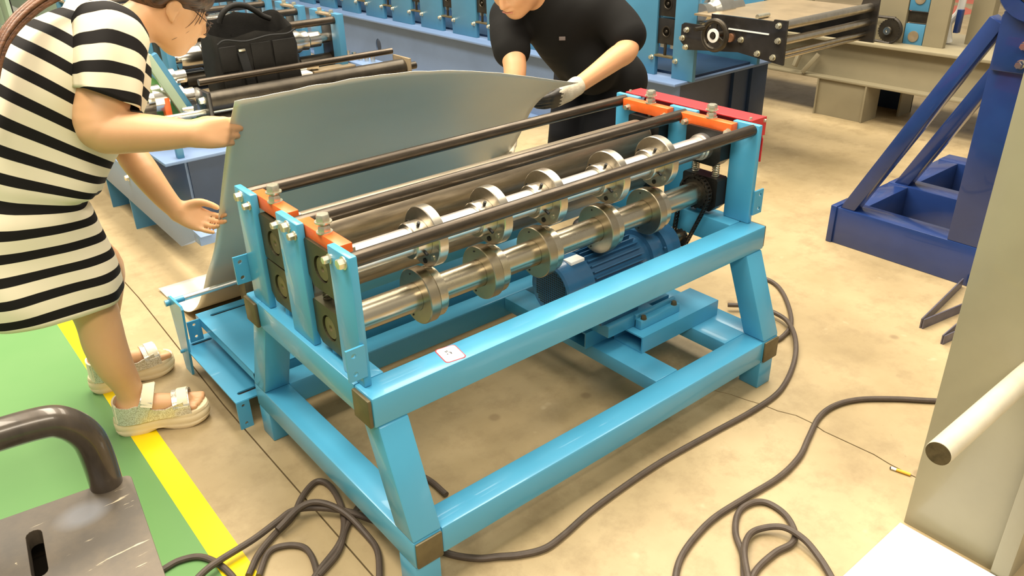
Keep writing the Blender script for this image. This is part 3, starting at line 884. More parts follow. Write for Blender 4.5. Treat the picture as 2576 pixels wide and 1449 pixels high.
MB().cyl((1.309, -0.608, 0.005), (1.3185, -0.645, 0.005), 0.0046, 14).build('filter', M['filter'], cg)
MB().cyl((1.3055, -0.5945, 0.005), (1.309, -0.6085, 0.005), 0.0044, 14).build('paper', M['white'], cg)
MB().lathe((1.3055, -0.5945, 0.005), (-0.24, 0.97, 0), [(0, 0.004), (0.003, 0.0035), (0.004, 0)], 12).build('ash', M['dark'], cg)
# ------------------------------------------------------------------ materials of the machines behind
M['midblue'] = mat('mid_blue_paint', (0.060, 0.215, 0.350), 0.40, var=0.15, scale=2.5)
M['greyblue'] = mat('grey_blue_base_paint', (0.150, 0.230, 0.395), 0.42, var=0.15, scale=2.0)
M['navybase'] = mat('dark_navy_base_paint', (0.018, 0.045, 0.110), 0.45, var=0.25, scale=3.0)
M['slate'] = mat('dark_slate_paint', (0.075, 0.085, 0.125), 0.4, var=0.2, scale=3)
M['navy'] = mat('royal_navy_paint', (0.016, 0.042, 0.170), 0.26, var=0.25, scale=3.0, coat=0.4)
M['beige'] = mat('grey_beige_paint', (0.285, 0.245, 0.155), 0.42, var=0.12, scale=3.0)
M['palegreen'] = mat('pale_green_paint', (0.33, 0.42, 0.30), 0.5, var=0.15, scale=3)
M['leafgreen'] = mat('leaf_green_paint', (0.10, 0.28, 0.07), 0.45, var=0.2, scale=6)
M['tan'] = mat('tan_table_plate', (0.30, 0.23, 0.14), 0.45, 0.3, var=0.25, scale=6)
M['steel'] = mat('polished_forming_roll', (0.80, 0.76, 0.66), 0.22, 1.0, var=0.15, scale=10, rvar=0.06)
M['darksteel'] = mat('dark_roll_steel', (0.07, 0.058, 0.042), 0.35, 0.7, var=0.4, scale=14)
M['copper'] = mat('copper_boss', (0.60, 0.30, 0.17), 0.4, 0.8)
M['label'] = mat('pale_label', (0.75, 0.74, 0.70), 0.5)

# ------------------------------------------------------------------ long blue roll-forming machine (behind)
rf = thing('roll_forming_machine', (3.45, 5.0, 0), 'long blue roll-forming machine with black bearing slots, standing behind the man', 'machine')
MB().box(2.985, 3.930, 1.670, 9.0, 0.438, 0.455, 0.004).build('bed_plate', M['greyblue'], rf)
yl = 9.0 - 1.70
holes = [[(y + 0.045 * math.cos(2 * math.pi * k / 20), 0.222 + 0.062 * math.sin(2 * math.pi * k / 20)) for k in range(20)] for y in (3.2 - 1.7, 5.10 - 1.70, 7.0 - 1.7)]
MB().prism([(0, 0), (yl, 0), (yl, 0.438), (0, 0.438)], holes, (3.060, 1.70, 0), (0, 1, 0), (0, 0, 1), 0.012).build('base_web', M['greyblue'], rf, smooth=False)
MB().box(2.990, 3.920, 1.72, 9.0, 0.0, 0.014).build('base_flange', M['greyblue'], rf)
MB().box(3.085, 3.780, 1.735, 1.750, 0.014, 0.438).build('end_web', M['slate'], rf)
MB().box(3.760, 3.925, 1.69, 1.85, 0.0, 0.438, 0.004).build('leg', M['navybase'], rf)
MB().box(3.60, 3.757, 1.71, 1.733, 0.014, 0.438).build('end_flange', M['navybase'], rf)
ys = [1.860 + 0.4415 * k for k in range(15)]
hw_ = 0.066
prev = 1.638
first = {}
def rep(key, mbf, name, mt, par, y0, y):
    if key not in first:
        first[key] = (mbf().build(name, mt, par), y)
        return first[key][0]
    o, yy = first[key]
    return dup(o, (0, y - yy, 0), par)
for k, yc in enumerate(ys):
    if yc > 8.6: break
    a, b = prev, yc - hw_
    if k == 0:
        MB().box(3.095, 3.125, a, b, 0.455, 1.25, 0.003).build('upright_plate', M['midblue'], rf)
    else:
        rep('up', lambda: MB().box(3.095, 3.125, a, b, 0.455, 1.25, 0.003), 'upright_plate', M['midblue'], rf, 0, yc)
    prev = yc + hw_
    if 'blk' not in first:
        first['blk'] = True
        protos = []
        for zc, hh in ((0.712, 0.072), (0.867, 0.070), (1.02, 0.070)):
            blk = MB().box(3.105, 3.170, yc - hw_ + 0.002, yc + hw_ - 0.002, zc - hh, zc + hh, 0.003).build('bearing_block', M['blockdark'], rf)
            MB().lathe((3.106, yc, zc), (-1, 0, 0), [(0, 0), (0, 0.033), (0.004, 0.033), (0.004, 0.026), (0.001, 0.024), (0.001, 0.010), (0.006, 0.007), (0.006, 0)], 24).build('shaft_end', M['darksteel'], blk)
            protos.append(blk)
        cb = MB().box(3.088, 3.125, yc - hw_ - 0.004, yc + hw_ + 0.004, 0.566, 0.578, 0.002).build('lock_bar', M['olive'], rf)
        MB().cyl((3.105, yc, 0.578), (3.105, yc, 0.642), 0.009, 12).build('jack_screw', M['darksteel'], cb)
        for dy in (-0.092, 0.092):
            MB().bolt((3.096, yc + dy, 0.557), (-1, 0, 0), 0.013, 0.020).build('hex_bolt', M['zinc'], cb)
        protos.append(cb)
        for dy in (-0.038, 0.038):
            protos.append(MB().box(3.130, 3.134, yc + dy - 0.022, yc + dy + 0.022, 0.615, 0.636).build('gap_light_tab', M['label'], rf))  # pale plates standing for light that shows through the gap
        y_first = yc
    else:
        for p in protos: dup(p, (0, yc - y_first, 0), rf)
MB().box(3.75, 3.78, 1.66, 9.0, 0.455, 1.25).build('rear_plate', M['midblue'], rf)
MB().box(3.175, 3.74, 1.70, 9.0, 0.456, 0.47).build('inner_tray', M['navybase'], rf)
for k in range(3):
    yc = ys[k]
    MB().lathe((3.175, yc, 0.73), (1, 0, 0), [(0, 0), (0, 0.03), (0.06, 0.03), (0.06, 0.075), (0.16, 0.075), (0.18, 0.05), (0.30, 0.05), (0.32, 0.08), (0.45, 0.08), (0.45, 0.03), (0.57, 0.03), (0.57, 0)], 28).build('forming_roll', M['steel'], rf)
# entry guide
eg = MB().prism([(1.020, 0.650), (1.300, 0.680), (1.640, 0.648), (1.690, 0.690), (1.690, 0.780), (1.670, 0.792), (1.490, 0.790), (1.490, 0.858), (1.105, 0.858), (1.100, 0.868), (1.025, 0.868)][::-1], [], (3.045, 0, 0), (0, 1, 0), (0, 0, 1), -0.014).build('entry_plate', M['blackpaint'], rf, smooth=False)
for yy, zz in ((1.649, 0.756), (1.676, 0.709), (1.648, 0.662), (1.284, 0.747), (1.068, 0.841), (1.062, 0.768), (1.080, 0.683), (1.175, 0.690)):
    MB().bolt((3.031, yy, zz), (-1, 0, 0), 0.0135, 0.020).build('hex_bolt', M['zinc'], eg)
MB().cyl((3.031, 1.352, 0.749), (3.018, 1.352, 0.749), 0.022, 20).build('copper_boss', M['copper'], eg)
MB().box(3.026, 3.031, 1.12, 1.37, 0.790, 0.797).build('edge_strip', M['label'], eg)
hw = MB()
ringp = [(2.955, 1.40 + 0.074 * math.cos(2 * math.pi * k / 36), 0.765 + 0.074 * math.sin(2 * math.pi * k / 36)) for k in range(37)]
hw.tube(ringp, 0.014, 10, 1)
for a in (90, 210, 330):
    c_, s_ = math.cos(math.radians(a)), math.sin(math.radians(a))
    hw.bar((2.955, 1.40, 0.765), (2.955, 1.40 + 0.07 * c_, 0.765 + 0.07 * s_), 0.024, 0.012, 0.002, up=(1, 0, 0))
hw.cyl((2.93, 1.40, 0.765), (3.03, 1.40, 0.765), 0.014, 18)
hw = hw.build('handwheel', M['darksteel'], rf)
MB().lathe((2.945, 1.40, 0.765), (-1, 0, 0), [(0, 0.020), (0, 0.036), (0.008, 0.036), (0.008, 0.020)], 24).build('dial_ring', M['label'], hw)
MB().cyl((2.93, 1.455, 0.80), (2.86, 1.46, 0.80), 0.011, 14).build('crank_grip', M['darksteel'], hw)
MB().box(3.046, 3.880, 1.10, 1.62, 0.835, 0.845).build('table_plate', M['tan'], rf)
MB().prism([(1.000, 0.655), (1.62, 0.655), (1.62, 0.80), (1.12, 0.80), (1.10, 0.885), (1.005, 0.885)], [], (3.880, 0, 0), (0, 1, 0), (0, 0, 1), 0.014).build('exit_plate', M['blackpaint'], rf, smooth=False)
for yy, zz, rr, mt in ((1.052, 0.842, 0.024, 'zinc'), (1.055, 0.762, 0.020, 'zinc'), (1.060, 0.700, 0.012, 'zinc'), (1.085, 0.672, 0.012, 'zinc'), (1.20, 0.72, 0.018, 'darksteel')):
    MB().cyl((3.046, yy, zz), (3.880, yy, zz), rr, 22).build('guide_roller', M['disc'] if mt == 'zinc' else M[mt], rf)
MB().cyl((3.10, 1.25, 0.858), (3.20, 1.25, 0.858), 0.012, 14).build('stop_pin', M['zinc'], rf)
MB().lathe((3.10, 1.62, 0.84), (1, 0, 0), [(0, 0), (0, 0.05), (0.08, 0.05), (0.10, 0.075), (0.22, 0.075), (0.24, 0.05), (0.34, 0.05), (0.34, 0)], 28).build('entry_roll', M['steel'], rf)

# ------------------------------------------------------------------ left roll former with the bag on it
lf = thing('roll_forming_machine', (1.0, 3.4, 0), 'blue and green roll-forming machine with steel rolls under the black bag, beyond the striped dress', 'machine')
MB().hexa([(0.215, 2.02, 0.160), (0.265, 2.02, 0.160), (0.265, 3.50, 0.185), (0.215, 3.50, 0.185)],
          [(0.215, 1.715, 0.300), (0.265, 1.715, 0.300), (0.265, 3.50, 0.390), (0.215, 3.50, 0.390)], 0.003).build('side_beam', M['greyblue'], lf)
MB().box(0.215, 0.56, 1.735, 1.80, 0.255, 0.298, 0.003).build('beam_flange', M['greyblue'], lf)
MB().bolt((0.215, 2.64, 0.310), (-1, 0, 0), 0.014, 0.016).build('hex_bolt', M['zinc'], lf)
MB().box(0.225, 0.37, 2.775, 2.785, 0, 0.20).build('leg_plate', M['midblue'], lf)
MB().box(0.225, 0.34, 3.180, 3.190, 0, 0.20).build('leg_plate', M['midblue'], lf)
MB().box(0.30, 1.78, 2.30, 5.6, 0.425, 0.440, 0.003).build('bed_plate', M['greyblue'], lf)
MB().box(0.415, 0.427, 2.41, 3.05, 0.0, 0.425).build('lit_side_web', M['greyblue'], lf)  # lighter paint than the end web, standing for light on this side
MB().box(0.427, 1.66, 2.40, 2.412, 0.0, 0.425).build('end_web', M['navybase'], lf)
MB().box(0.37, 0.40, 2.33, 2.36, 0.44, 0.52, 0.002).build('stop_post', M['midblue'], lf)
MB().prism([(0.385, 0.80), (0.40, 0.47), (0.62, 0.50)][::-1], [], (0, 2.64, 0), (1, 0, 0), (0, 0, 1), -0.012).build('green_guard', M['leafgreen'], lf, smooth=False)
MB().bar((0.393, 2.56, 0.86), (0.525, 2.56, 0.55), 0.04, 0.035, 0.003, up=(0, 1, 0)).build('green_strut', M['palegreen'], lf)
MB().bar((0.430, 2.58, 0.86), (0.560, 2.58, 0.55), 0.03, 0.035, 0.003, up=(0, 1, 0)).build('blue_strut', M['midblue'], lf)
# inlet roller pair
for zc, yc, rr in ((0.625, 2.50, 0.046), (0.525, 2.52, 0.036)):
    MB().cyl((0.605, yc, zc), (1.690, yc, zc), rr, 30).build('inlet_roller', M['darksteel'], lf)
MB().cyl((0.40, 2.50, 0.585), (1.70, 2.50, 0.565), 0.014, 16).build('cross_shaft', M['zinc'], lf)
MB().box(0.585, 0.605, 2.435, 2.60, 0.440, 0.680, 0.003).build('end_plate', M['blackpaint'], lf)
MB().bolt((0.585, 2.48, 0.640), (-1, 0, 0), 0.016, 0.025).build('hex_bolt', M['zinc'], lf)
MB().box(1.690, 1.706, 2.435, 2.60, 0.440, 0.680, 0.003).build('end_plate', M['tan'], lf)
MB().cyl((1.706, 2.50, 0.625), (1.77, 2.50, 0.625), 0.020, 18).build('journal', M['darksteel'], lf)
MB().cyl((0.62, 2.62, 0.695), (1.70, 2.62, 0.695), 0.0165, 20).build('hold_down_bar', M['blackbar'], lf)
MB().box(0.62, 1.72, 2.56, 3.02, 0.560, 0.572).build('inlet_table', M['tan'], lf)
for xx in (0.64, 1.60):
    MB().box(xx, xx + 0.02, 2.58, 3.0, 0.44, 0.56).build('table_support', M['tan'], lf)
MB().prism([(2.42, 0.575), (2.62, 0.520), (2.80, 0.640), (2.78, 0.660), (2.60, 0.560)], [], (0.455, 0, 0), (0, 1, 0), (0, 0, 1), 0.012).build('red_lever', M['red'], lf, smooth=False)
MB().box(0.425, 0.455, 2.56, 2.60, 0.560, 0.660, 0.003).build('orange_stop', M['orange'], lf)
hubp = [(0, 0), (0, 0.03), (0.02, 0.03), (0.02, 0.065), (0.06, 0.065), (0.06, 0.05), (0.09, 0.05), (0.09, 0)]
MB().lathe((0.37, 2.62, 0.655), (1, 0, 0), hubp, 26).build('hub', M['steel'], lf)
MB().lathe((0.34, 2.62, 0.600), (1, 0, 0), [(0, 0), (0, 0.045), (0.05, 0.045), (0.05, 0)], 26).build('hub', M['darksteel'], lf)
for yy, zz in ((2.545, 0.600), (2.53, 0.575), (2.57, 0.58)):
    MB().cyl((0.50, yy, zz), (0.545, yy - 0.02, zz), 0.013, 14).build('spring_pin', M['steel'], lf)
for zz, yy, rr in ((0.70, 2.80, 0.045), (0.615, 2.72, 0.060)):
    MB().lathe((0.53, yy, zz), (1, 0, 0), [(0, 0), (0, rr), (0.035, rr), (0.04, rr * 0.7), (0.09, rr * 0.7), (0.09, 0)], 26).build('gear_boss', M['steel'], lf)
st0 = None
for k in range(5):
    y0 = 3.00 + 0.472 * k
    m = MB().cyl((0.64, y0, 0.834), (1.565, y0, 0.834), 0.021, 22)
    if st0 is None:
        st0 = [m.build('tie_bar', M['blackbar'], lf)]
        for xx in (0.60, 1.565):
            pl = MB().box(xx, xx + 0.040, y0 - 0.045, y0 + 0.045, 0.440, 0.868, 0.003)
            st0.append(pl.build('column', M['midblue'], lf))
            st0.append(MB().box(xx, xx + 0.04, y0 + 0.17, y0 + 0.30, 0.440, 0.868, 0.003).build('column', M['midblue'], lf))
            st0.append(MB().box(xx + 0.002, xx + 0.045, y0 + 0.047, y0 + 0.168, 0.55, 0.82, 0.003).build('bearing_block', M['blockdark'], lf))
            br_ = MB().box(xx - 0.01, xx + 0.03, y0 + 0.02, y0 + 0.20, 0.850, 0.862, 0.002).build('top_bridge', M['tan'], lf)
            MB().bolt((xx + 0.01, y0 + 0.04, 0.862), (0, 0, 1), 0.014, 0.022).build('hex_bolt', M['zinc'], br_)
            MB().bolt((xx + 0.01, y0 + 0.18, 0.862), (0, 0, 1), 0.014, 0.022).build('hex_bolt', M['zinc'], br_)
            st0.append(br_)
        yr = y0 + 0.108
        st0.append(MB().lathe((0.65, yr, 0.725), (1, 0, 0), [(0, 0), (0, 0.025), (0.05, 0.025), (0.05, 0.055), (0.07, 0.060), (0.16, 0.060), (0.165, 0.066), (0.30, 0.066), (0.31, 0.05), (0.55, 0.05), (0.56, 0.066), (0.72, 0.066), (0.74, 0.055), (0.78, 0.055), (0.79, 0.045), (0.86, 0.045), (0.86, 0.03), (0.92, 0.03), (0.92, 0)], 32).build('forming_roll', M['steel'], lf))
        st0.append(MB().lathe((0.65, yr, 0.600), (1, 0, 0), [(0, 0), (0, 0.025), (0.05, 0.025), (0.06, 0.05), (0.20, 0.05), (0.22, 0.058), (0.70, 0.058), (0.72, 0.04), (0.92, 0.04), (0.92, 0)], 28).build('forming_roll', M['darksteel'], lf))
    else:
        for p in st0: dup(p, (0, 0.472 * k, 0), lf)
MB().cyl((1.30, 2.96, 0.615), (1.40, 2.93, 0.615), 0.022, 18).build('steel_pin', M['steel'], lf)
MB().box(1.24, 1.33, 2.86, 2.95, 0.572, 0.60, 0.004).build('guide_block', M['label'], lf)
MB().box(1.36, 1.64, 2.90, 3.0, 0.572, 0.590, 0.003).build('guide_block', M['tan'], lf)
MB().bolt((1.604, 3.0, 0.838), (1, 0, 0), 0.014, 0.008).build('hex_bolt', M['zinc'], lf)
gl = MB()
for k in range(5):
    gl.cyl((1.66 + 0.012 * k, 3.05 - 0.05 * k, 0.60), (1.66 + 0.012 * k, 3.05 - 0.05 * k, 0.645 - 0.004 * k), 0.013, 10)
tag(gl.build('hose_fittings', M['steel'], lf), kind='stuff')
MB().box(1.62, 1.76, 2.70, 3.12, 0.440, 0.60, 0.004).build('side_cabinet', M['greyblue'], lf)

# ------------------------------------------------------------------ pale green machine far left
gm = thing('green_machine', (0.75, 7.0, 0), 'pale green slotted machine in the far top left corner behind the hair', 'machine')
MB().box(0.36, 1.1, 6.2, 10.5, 0.0, 0.44, 0.005).build('base', M['label'], gm)
for k in range(12):
    y0 = 6.4 + 0.34 * k
    MB().box(0.48, 0.51, y0, y0 + 0.26, 0.44, 1.2, 0.003).build('upright_plate', M['palegreen'], gm)
    MB().box(0.49, 0.56, y0 + 0.262, y0 + 0.338, 0.52, 1.1, 0.003).build('bearing_block', M['blockdark'], gm)
    MB().bolt((0.479, y0 + 0.03, 0.50), (-1, 0, 0), 0.02, 0.02).build('hex_bolt', M['zinc'], gm)
MB().box(0.9, 0.93, 6.4, 10.4, 0.44, 1.2).build('rear_plate', M['palegreen'], gm)

# ------------------------------------------------------------------ beige machine at the back right
bgm = thing('beige_machine', (4.9, 1.6, 0), 'grey-beige roll machine with chain sprocket behind the entry guide and the navy stand', 'machine')
for y0, mt in ((1.33, 'beige'), (3.0, 'beige'), (-0.6, 'beige')):
    MB().box(4.545, 4.555, y0, y0 + 0.34, 0.0, 0.245).build('leg_web', M[mt], bgm)
    for yy in (y0 - 0.012, y0 + 0.34):
        MB().box(4.53, 4.72, yy, yy + 0.012, 0.0, 0.245).build('leg_flange', M[mt], bgm)
    MB().box(4.86, 5.04, y0 - 0.1, y0 - 0.088, 0.0, 0.245).build('leg_flange', M['beige'], bgm)
    MB().box(5.03, 5.04, y0 - 0.1, y0 + 0.2, 0.0, 0.245).build('leg_web', M['navybase'], bgm)
MB().box(4.53, 4.75, -1.6, 5.0, 0.245, 0.262, 0.003).build('beam_flange', M['beige'], bgm)
MB().box(4.53, 5.25, -1.6, 5.0, 0.500, 0.520, 0.003).build('beam_flange', M['beige'], bgm)
MB().box(4.60, 4.612, -1.6, 5.0, 0.262, 0.500).build('beam_web', M['beige'], bgm)
MB().bar((4.52, 1.80, 0.27), (4.56, 1.72, 0.40), 0.03, 0.03, 0.003).build('clamp_arm', M['beige'], bgm)
MB().bar((4.52, 1.87, 0.30), (4.56, 1.86, 0.40), 0.03, 0.03, 0.003).build('clamp_arm', M['beige'], bgm)
for y0, y1 in ((1.22, 1.44), (0.955, 1.085), (1.90, 2.3)):
    MB().box(4.68, 4.72, y0, y1, 0.52, 1.25, 0.003).build('upright_plate', M['beige'], bgm)
MB().box(4.92, 5.0, 0.80, 0.93, 0.52, 1.25, 0.003).build('upright_plate', M['beige'], bgm)
for zc in (0.80, 0.57):
    blk = MB().box(4.685, 4.74, 1.09, 1.215, zc - 0.075, zc + 0.075, 0.003).build('bearing_block', M['midblue'], bgm)
    MB().lathe((4.685, 1.152, zc), (-1, 0, 0), [(0, 0), (0, 0.034), (0.006, 0.034), (0.006, 0.02), (0.002, 0.008), (0.002, 0)], 22).build('shaft_end', M['tan'], blk)
MB().box(4.70, 4.74, 1.09, 1.215, 0.652, 0.718).build('gap_filler', M['darksteel'], bgm)
sp3 = sprocket('sprocket', 4.62, 1.285, 0.600, 0.072, 26, 0.012, bgm, M['darksteel'])
MB().lathe((4.60, 1.285, 0.600), (-1, 0, 0), [(0, 0), (0, 0.026), (0.012, 0.024), (0.012, 0.008), (0.006, 0.006), (0.006, 0)], 22).build('hub', M['steel'], sp3)
cpts = [(4.62, 1.285 + 0.078 * math.cos(a), 0.600 + 0.078 * math.sin(a)) for a in [math.radians(d) for d in range(-90, 91, 12)]]
cpts = [(4.62, 1.285 - (p[1] - 1.285), p[2]) for p in cpts]
cpts = [(4.62, 1.60, 0.522 + 0.02)] + cpts + [(4.62, 1.60, 0.678)]
MB().tube(cpts, 0.010, 6, 2).build('chain', M['chain'], bgm)
MB().tube([(4.86, 1.0, 0.53), (4.85, 1.02, 0.64), (4.87, 0.98, 0.72), (4.86, 0.97, 0.84)], 0.022, 10, 6).build('hose', M['label'], bgm)
MB().box(4.80, 4.84, 0.935, 0.965, 0.60, 0.74, 0.003).build('hose_clip', M['navy'], bgm)

# ------------------------------------------------------------------ navy decoiler stand
ds = thing('decoiler_stand', (3.1, -0.2, 0), 'dark navy steel stand with slanted braces and a round hub, right of the slitting machine', 'stand')
V = M['navy']
MB().box(2.620, 2.740, -0.95, 0.385, 0.0, 0.172, 0.003).build('base_beam', V, ds)
MB().box(2.612, 2.748, 0.385, 0.412, 0.0, 0.178, 0.003).build('beam_end', V, ds)
for xa, xb in ((3.10, 3.22), (3.62, 3.74)):
    MB().box(xa, xb, -0.95, 0.40, 0.0, 0.172, 0.003).build('base_beam', V, ds)
MB().box(2.740, 3.10, 0.300, 0.400, 0.0, 0.170, 0.003).build('cross_beam', V, ds)
MB().box(3.22, 3.62, 0.300, 0.400, 0.0, 0.170, 0.003).build('cross_beam', V, ds)
MB().box(2.622, 2.735, -0.36, -0.105, 0.172, 1.06, 0.004).build('post', V, ds)
MB().bar((2.662, 0.350, 0.155), (2.662, -0.090, 1.035), 0.072, 0.060, 0.003, up=(0, 1, 0)).build('brace', V, ds)
MB().box(3.105, 3.215, -0.36, -0.105, 0.172, 1.06, 0.004).build('post', V, ds)
MB().bar((3.150, 0.350, 0.155), (3.150, -0.090, 1.035), 0.072, 0.060, 0.003, up=(0, 1, 0)).build('brace', V, ds)
MB().box(2.605, 2.640, -0.36, -0.115, 0.865, 1.075, 0.004).build('clamp_plate', V, ds)
MB().lathe((2.56, -0.225, 1.185), (1, 0, 0), [(0, 0.085), (0, 0.135), (0.02, 0.145), (0.70, 0.145), (0.70, 0.085), (0.0, 0.085)], 40).build('hub', V, ds)
MB().cyl((2.57, -0.225, 1.185), (3.30, -0.225, 1.185), 0.083, 30).build('hub_shade_plug', M['dark'], ds)  # black filling standing for the shade inside the hub hole
for zz in (0.900, 0.965):
    MB().bolt((2.605, -0.215, zz), (-1, 0, 0), 0.014, 0.03).build('hex_bolt', M['steel'], ds)

# faded red floor marking far away
rm = MB().prism([(9.2, 3.5), (9.35, 2.86), (9.75, 2.80), (10.2, 3.2)], [], (0, 0, 0), (1, 0, 0), (0, 1, 0), 0.0016).build('trim_2', M['redfloor'], None, smooth=False)
tag(rm, 'faded red painted triangle far back on the floor', kind='structure')
rm = MB().prism([(10.4, 3.6), (10.4, 2.9), (11.4, 3.0), (11.4, 3.9)], [], (0, 0, 0), (1, 0, 0), (0, 1, 0), 0.0016).build('trim_3', M['redfloor'], None, smooth=False)
tag(rm, 'faded red painted band at the far back of the floor', kind='structure')

# ------------------------------------------------------------------ black tool bag
M['bag'] = mat('black_woven_nylon', (0.013, 0.0115, 0.0095), 0.7, var=0.35, scale=9, spec=0.3, bump=0.3, bscale=160)
M['bagdark'] = mat('black_lining', (0.007, 0.007, 0.007), 0.8)
bag = thing('tool_bag', (0.97, 2.78, 0.572), 'open black fabric tool bag with a looped handle resting on the forming machine', 'bag')
def bag_shell():
    """open box-like bag with soft, tapered walls"""
    m = MB()
    n, rings = 48, []
    x0, x1, y0, y1 = 0.745, 1.190, 2.675, 2.90
    prof = [(0.0, 1.0), (0.02, 1.02), (0.12, 1.03), (0.22, 1.0), (0.29, 0.965), (0.315, 0.95), (0.30, 0.92), (0.15, 0.93), (0.03, 0.93)]
    vs, fs = [], []
    for h, sc in prof:
        for k in range(n):
            a = 2 * math.pi * k / n
            ca, sa = math.cos(a), math.sin(a)
            e = 0.32
            sx = math.copysign(abs(ca) ** e, ca); sy = math.copysign(abs(sa) ** e, sa)
            x = (x0 + x1) / 2 + sx * (x1 - x0) / 2 * sc
            y = (y0 + y1) / 2 + sy * (y1 - y0) / 2 * sc
            z = 0.573 + h
            if h > 0.25:
                z += 0.012 * math.sin(x * 28) + 0.055 * max(0, sy) - 0.012 * (1 if sy < -0.5 else 0)
            x += 0.006 * math.sin(z * 40 + y * 10); y += 0.006 * math.sin(x * 22 + z * 18)
            vs.append((x, y, z))
    for r in range(len(prof) - 1):
        for k in range(n):
            j = (k + 1) % n
            fs.append((r * n + k, r * n + j, (r + 1) * n + j, (r + 1) * n + k))
    fs.append(tuple(range(n))[::-1])
    fs.append(tuple(range((len(prof) - 1) * n, len(prof) * n)))
    return m.add(vs, fs)
bag_shell().build('bag_body', M['bag'], bag, angle=60)
MB().tube([(0.86, 2.86, 0.915), (0.872, 2.855, 0.945), (0.900, 2.85, 0.975), (0.945, 2.85, 0.992), (1.00, 2.85, 0.985), (1.05, 2.855, 0.955), (1.09, 2.86, 0.925), (1.13, 2.86, 0.905)], 0.014, 12, 6).build('handle', M['bag'], bag)
MB().bar((0.905, 2.663, 0.585), (0.872, 2.663, 0.800), 0.045, 0.012, 0.003, up=(0, 1, 0)).build('strap', M['bagdark'], bag)
MB().box(0.855, 0.890, 2.652, 2.664, 0.800, 0.812, 0.003).build('buckle', M['zinc'], bag)
MB().box(0.895, 0.915, 2.655, 2.664, 0.578, 0.590, 0.002).build('strap_end', M['zinc'], bag)
MB().tube([(0.76, 2.665, 0.845), (0.80, 2.660, 0.862), (0.90, 2.660, 0.845), (1.02, 2.660, 0.858), (1.12, 2.660, 0.855), (1.17, 2.665, 0.872)], 0.0045, 8, 6).build('zip_edge', M['bagdark'], bag)
for i_, (xa, xb, za, zb) in enumerate(((0.765, 0.85, 0.71, 0.83), (0.925, 1.03, 0.70, 0.83), (1.04, 1.16, 0.70, 0.83), (0.765, 0.85, 0.59, 0.70), (0.93, 1.04, 0.59, 0.69), (1.05, 1.17, 0.59, 0.69))):
    MB().box(xa, xb, 2.6655, 2.676, za, zb, 0.003).build('pocket', M['bag'], bag)
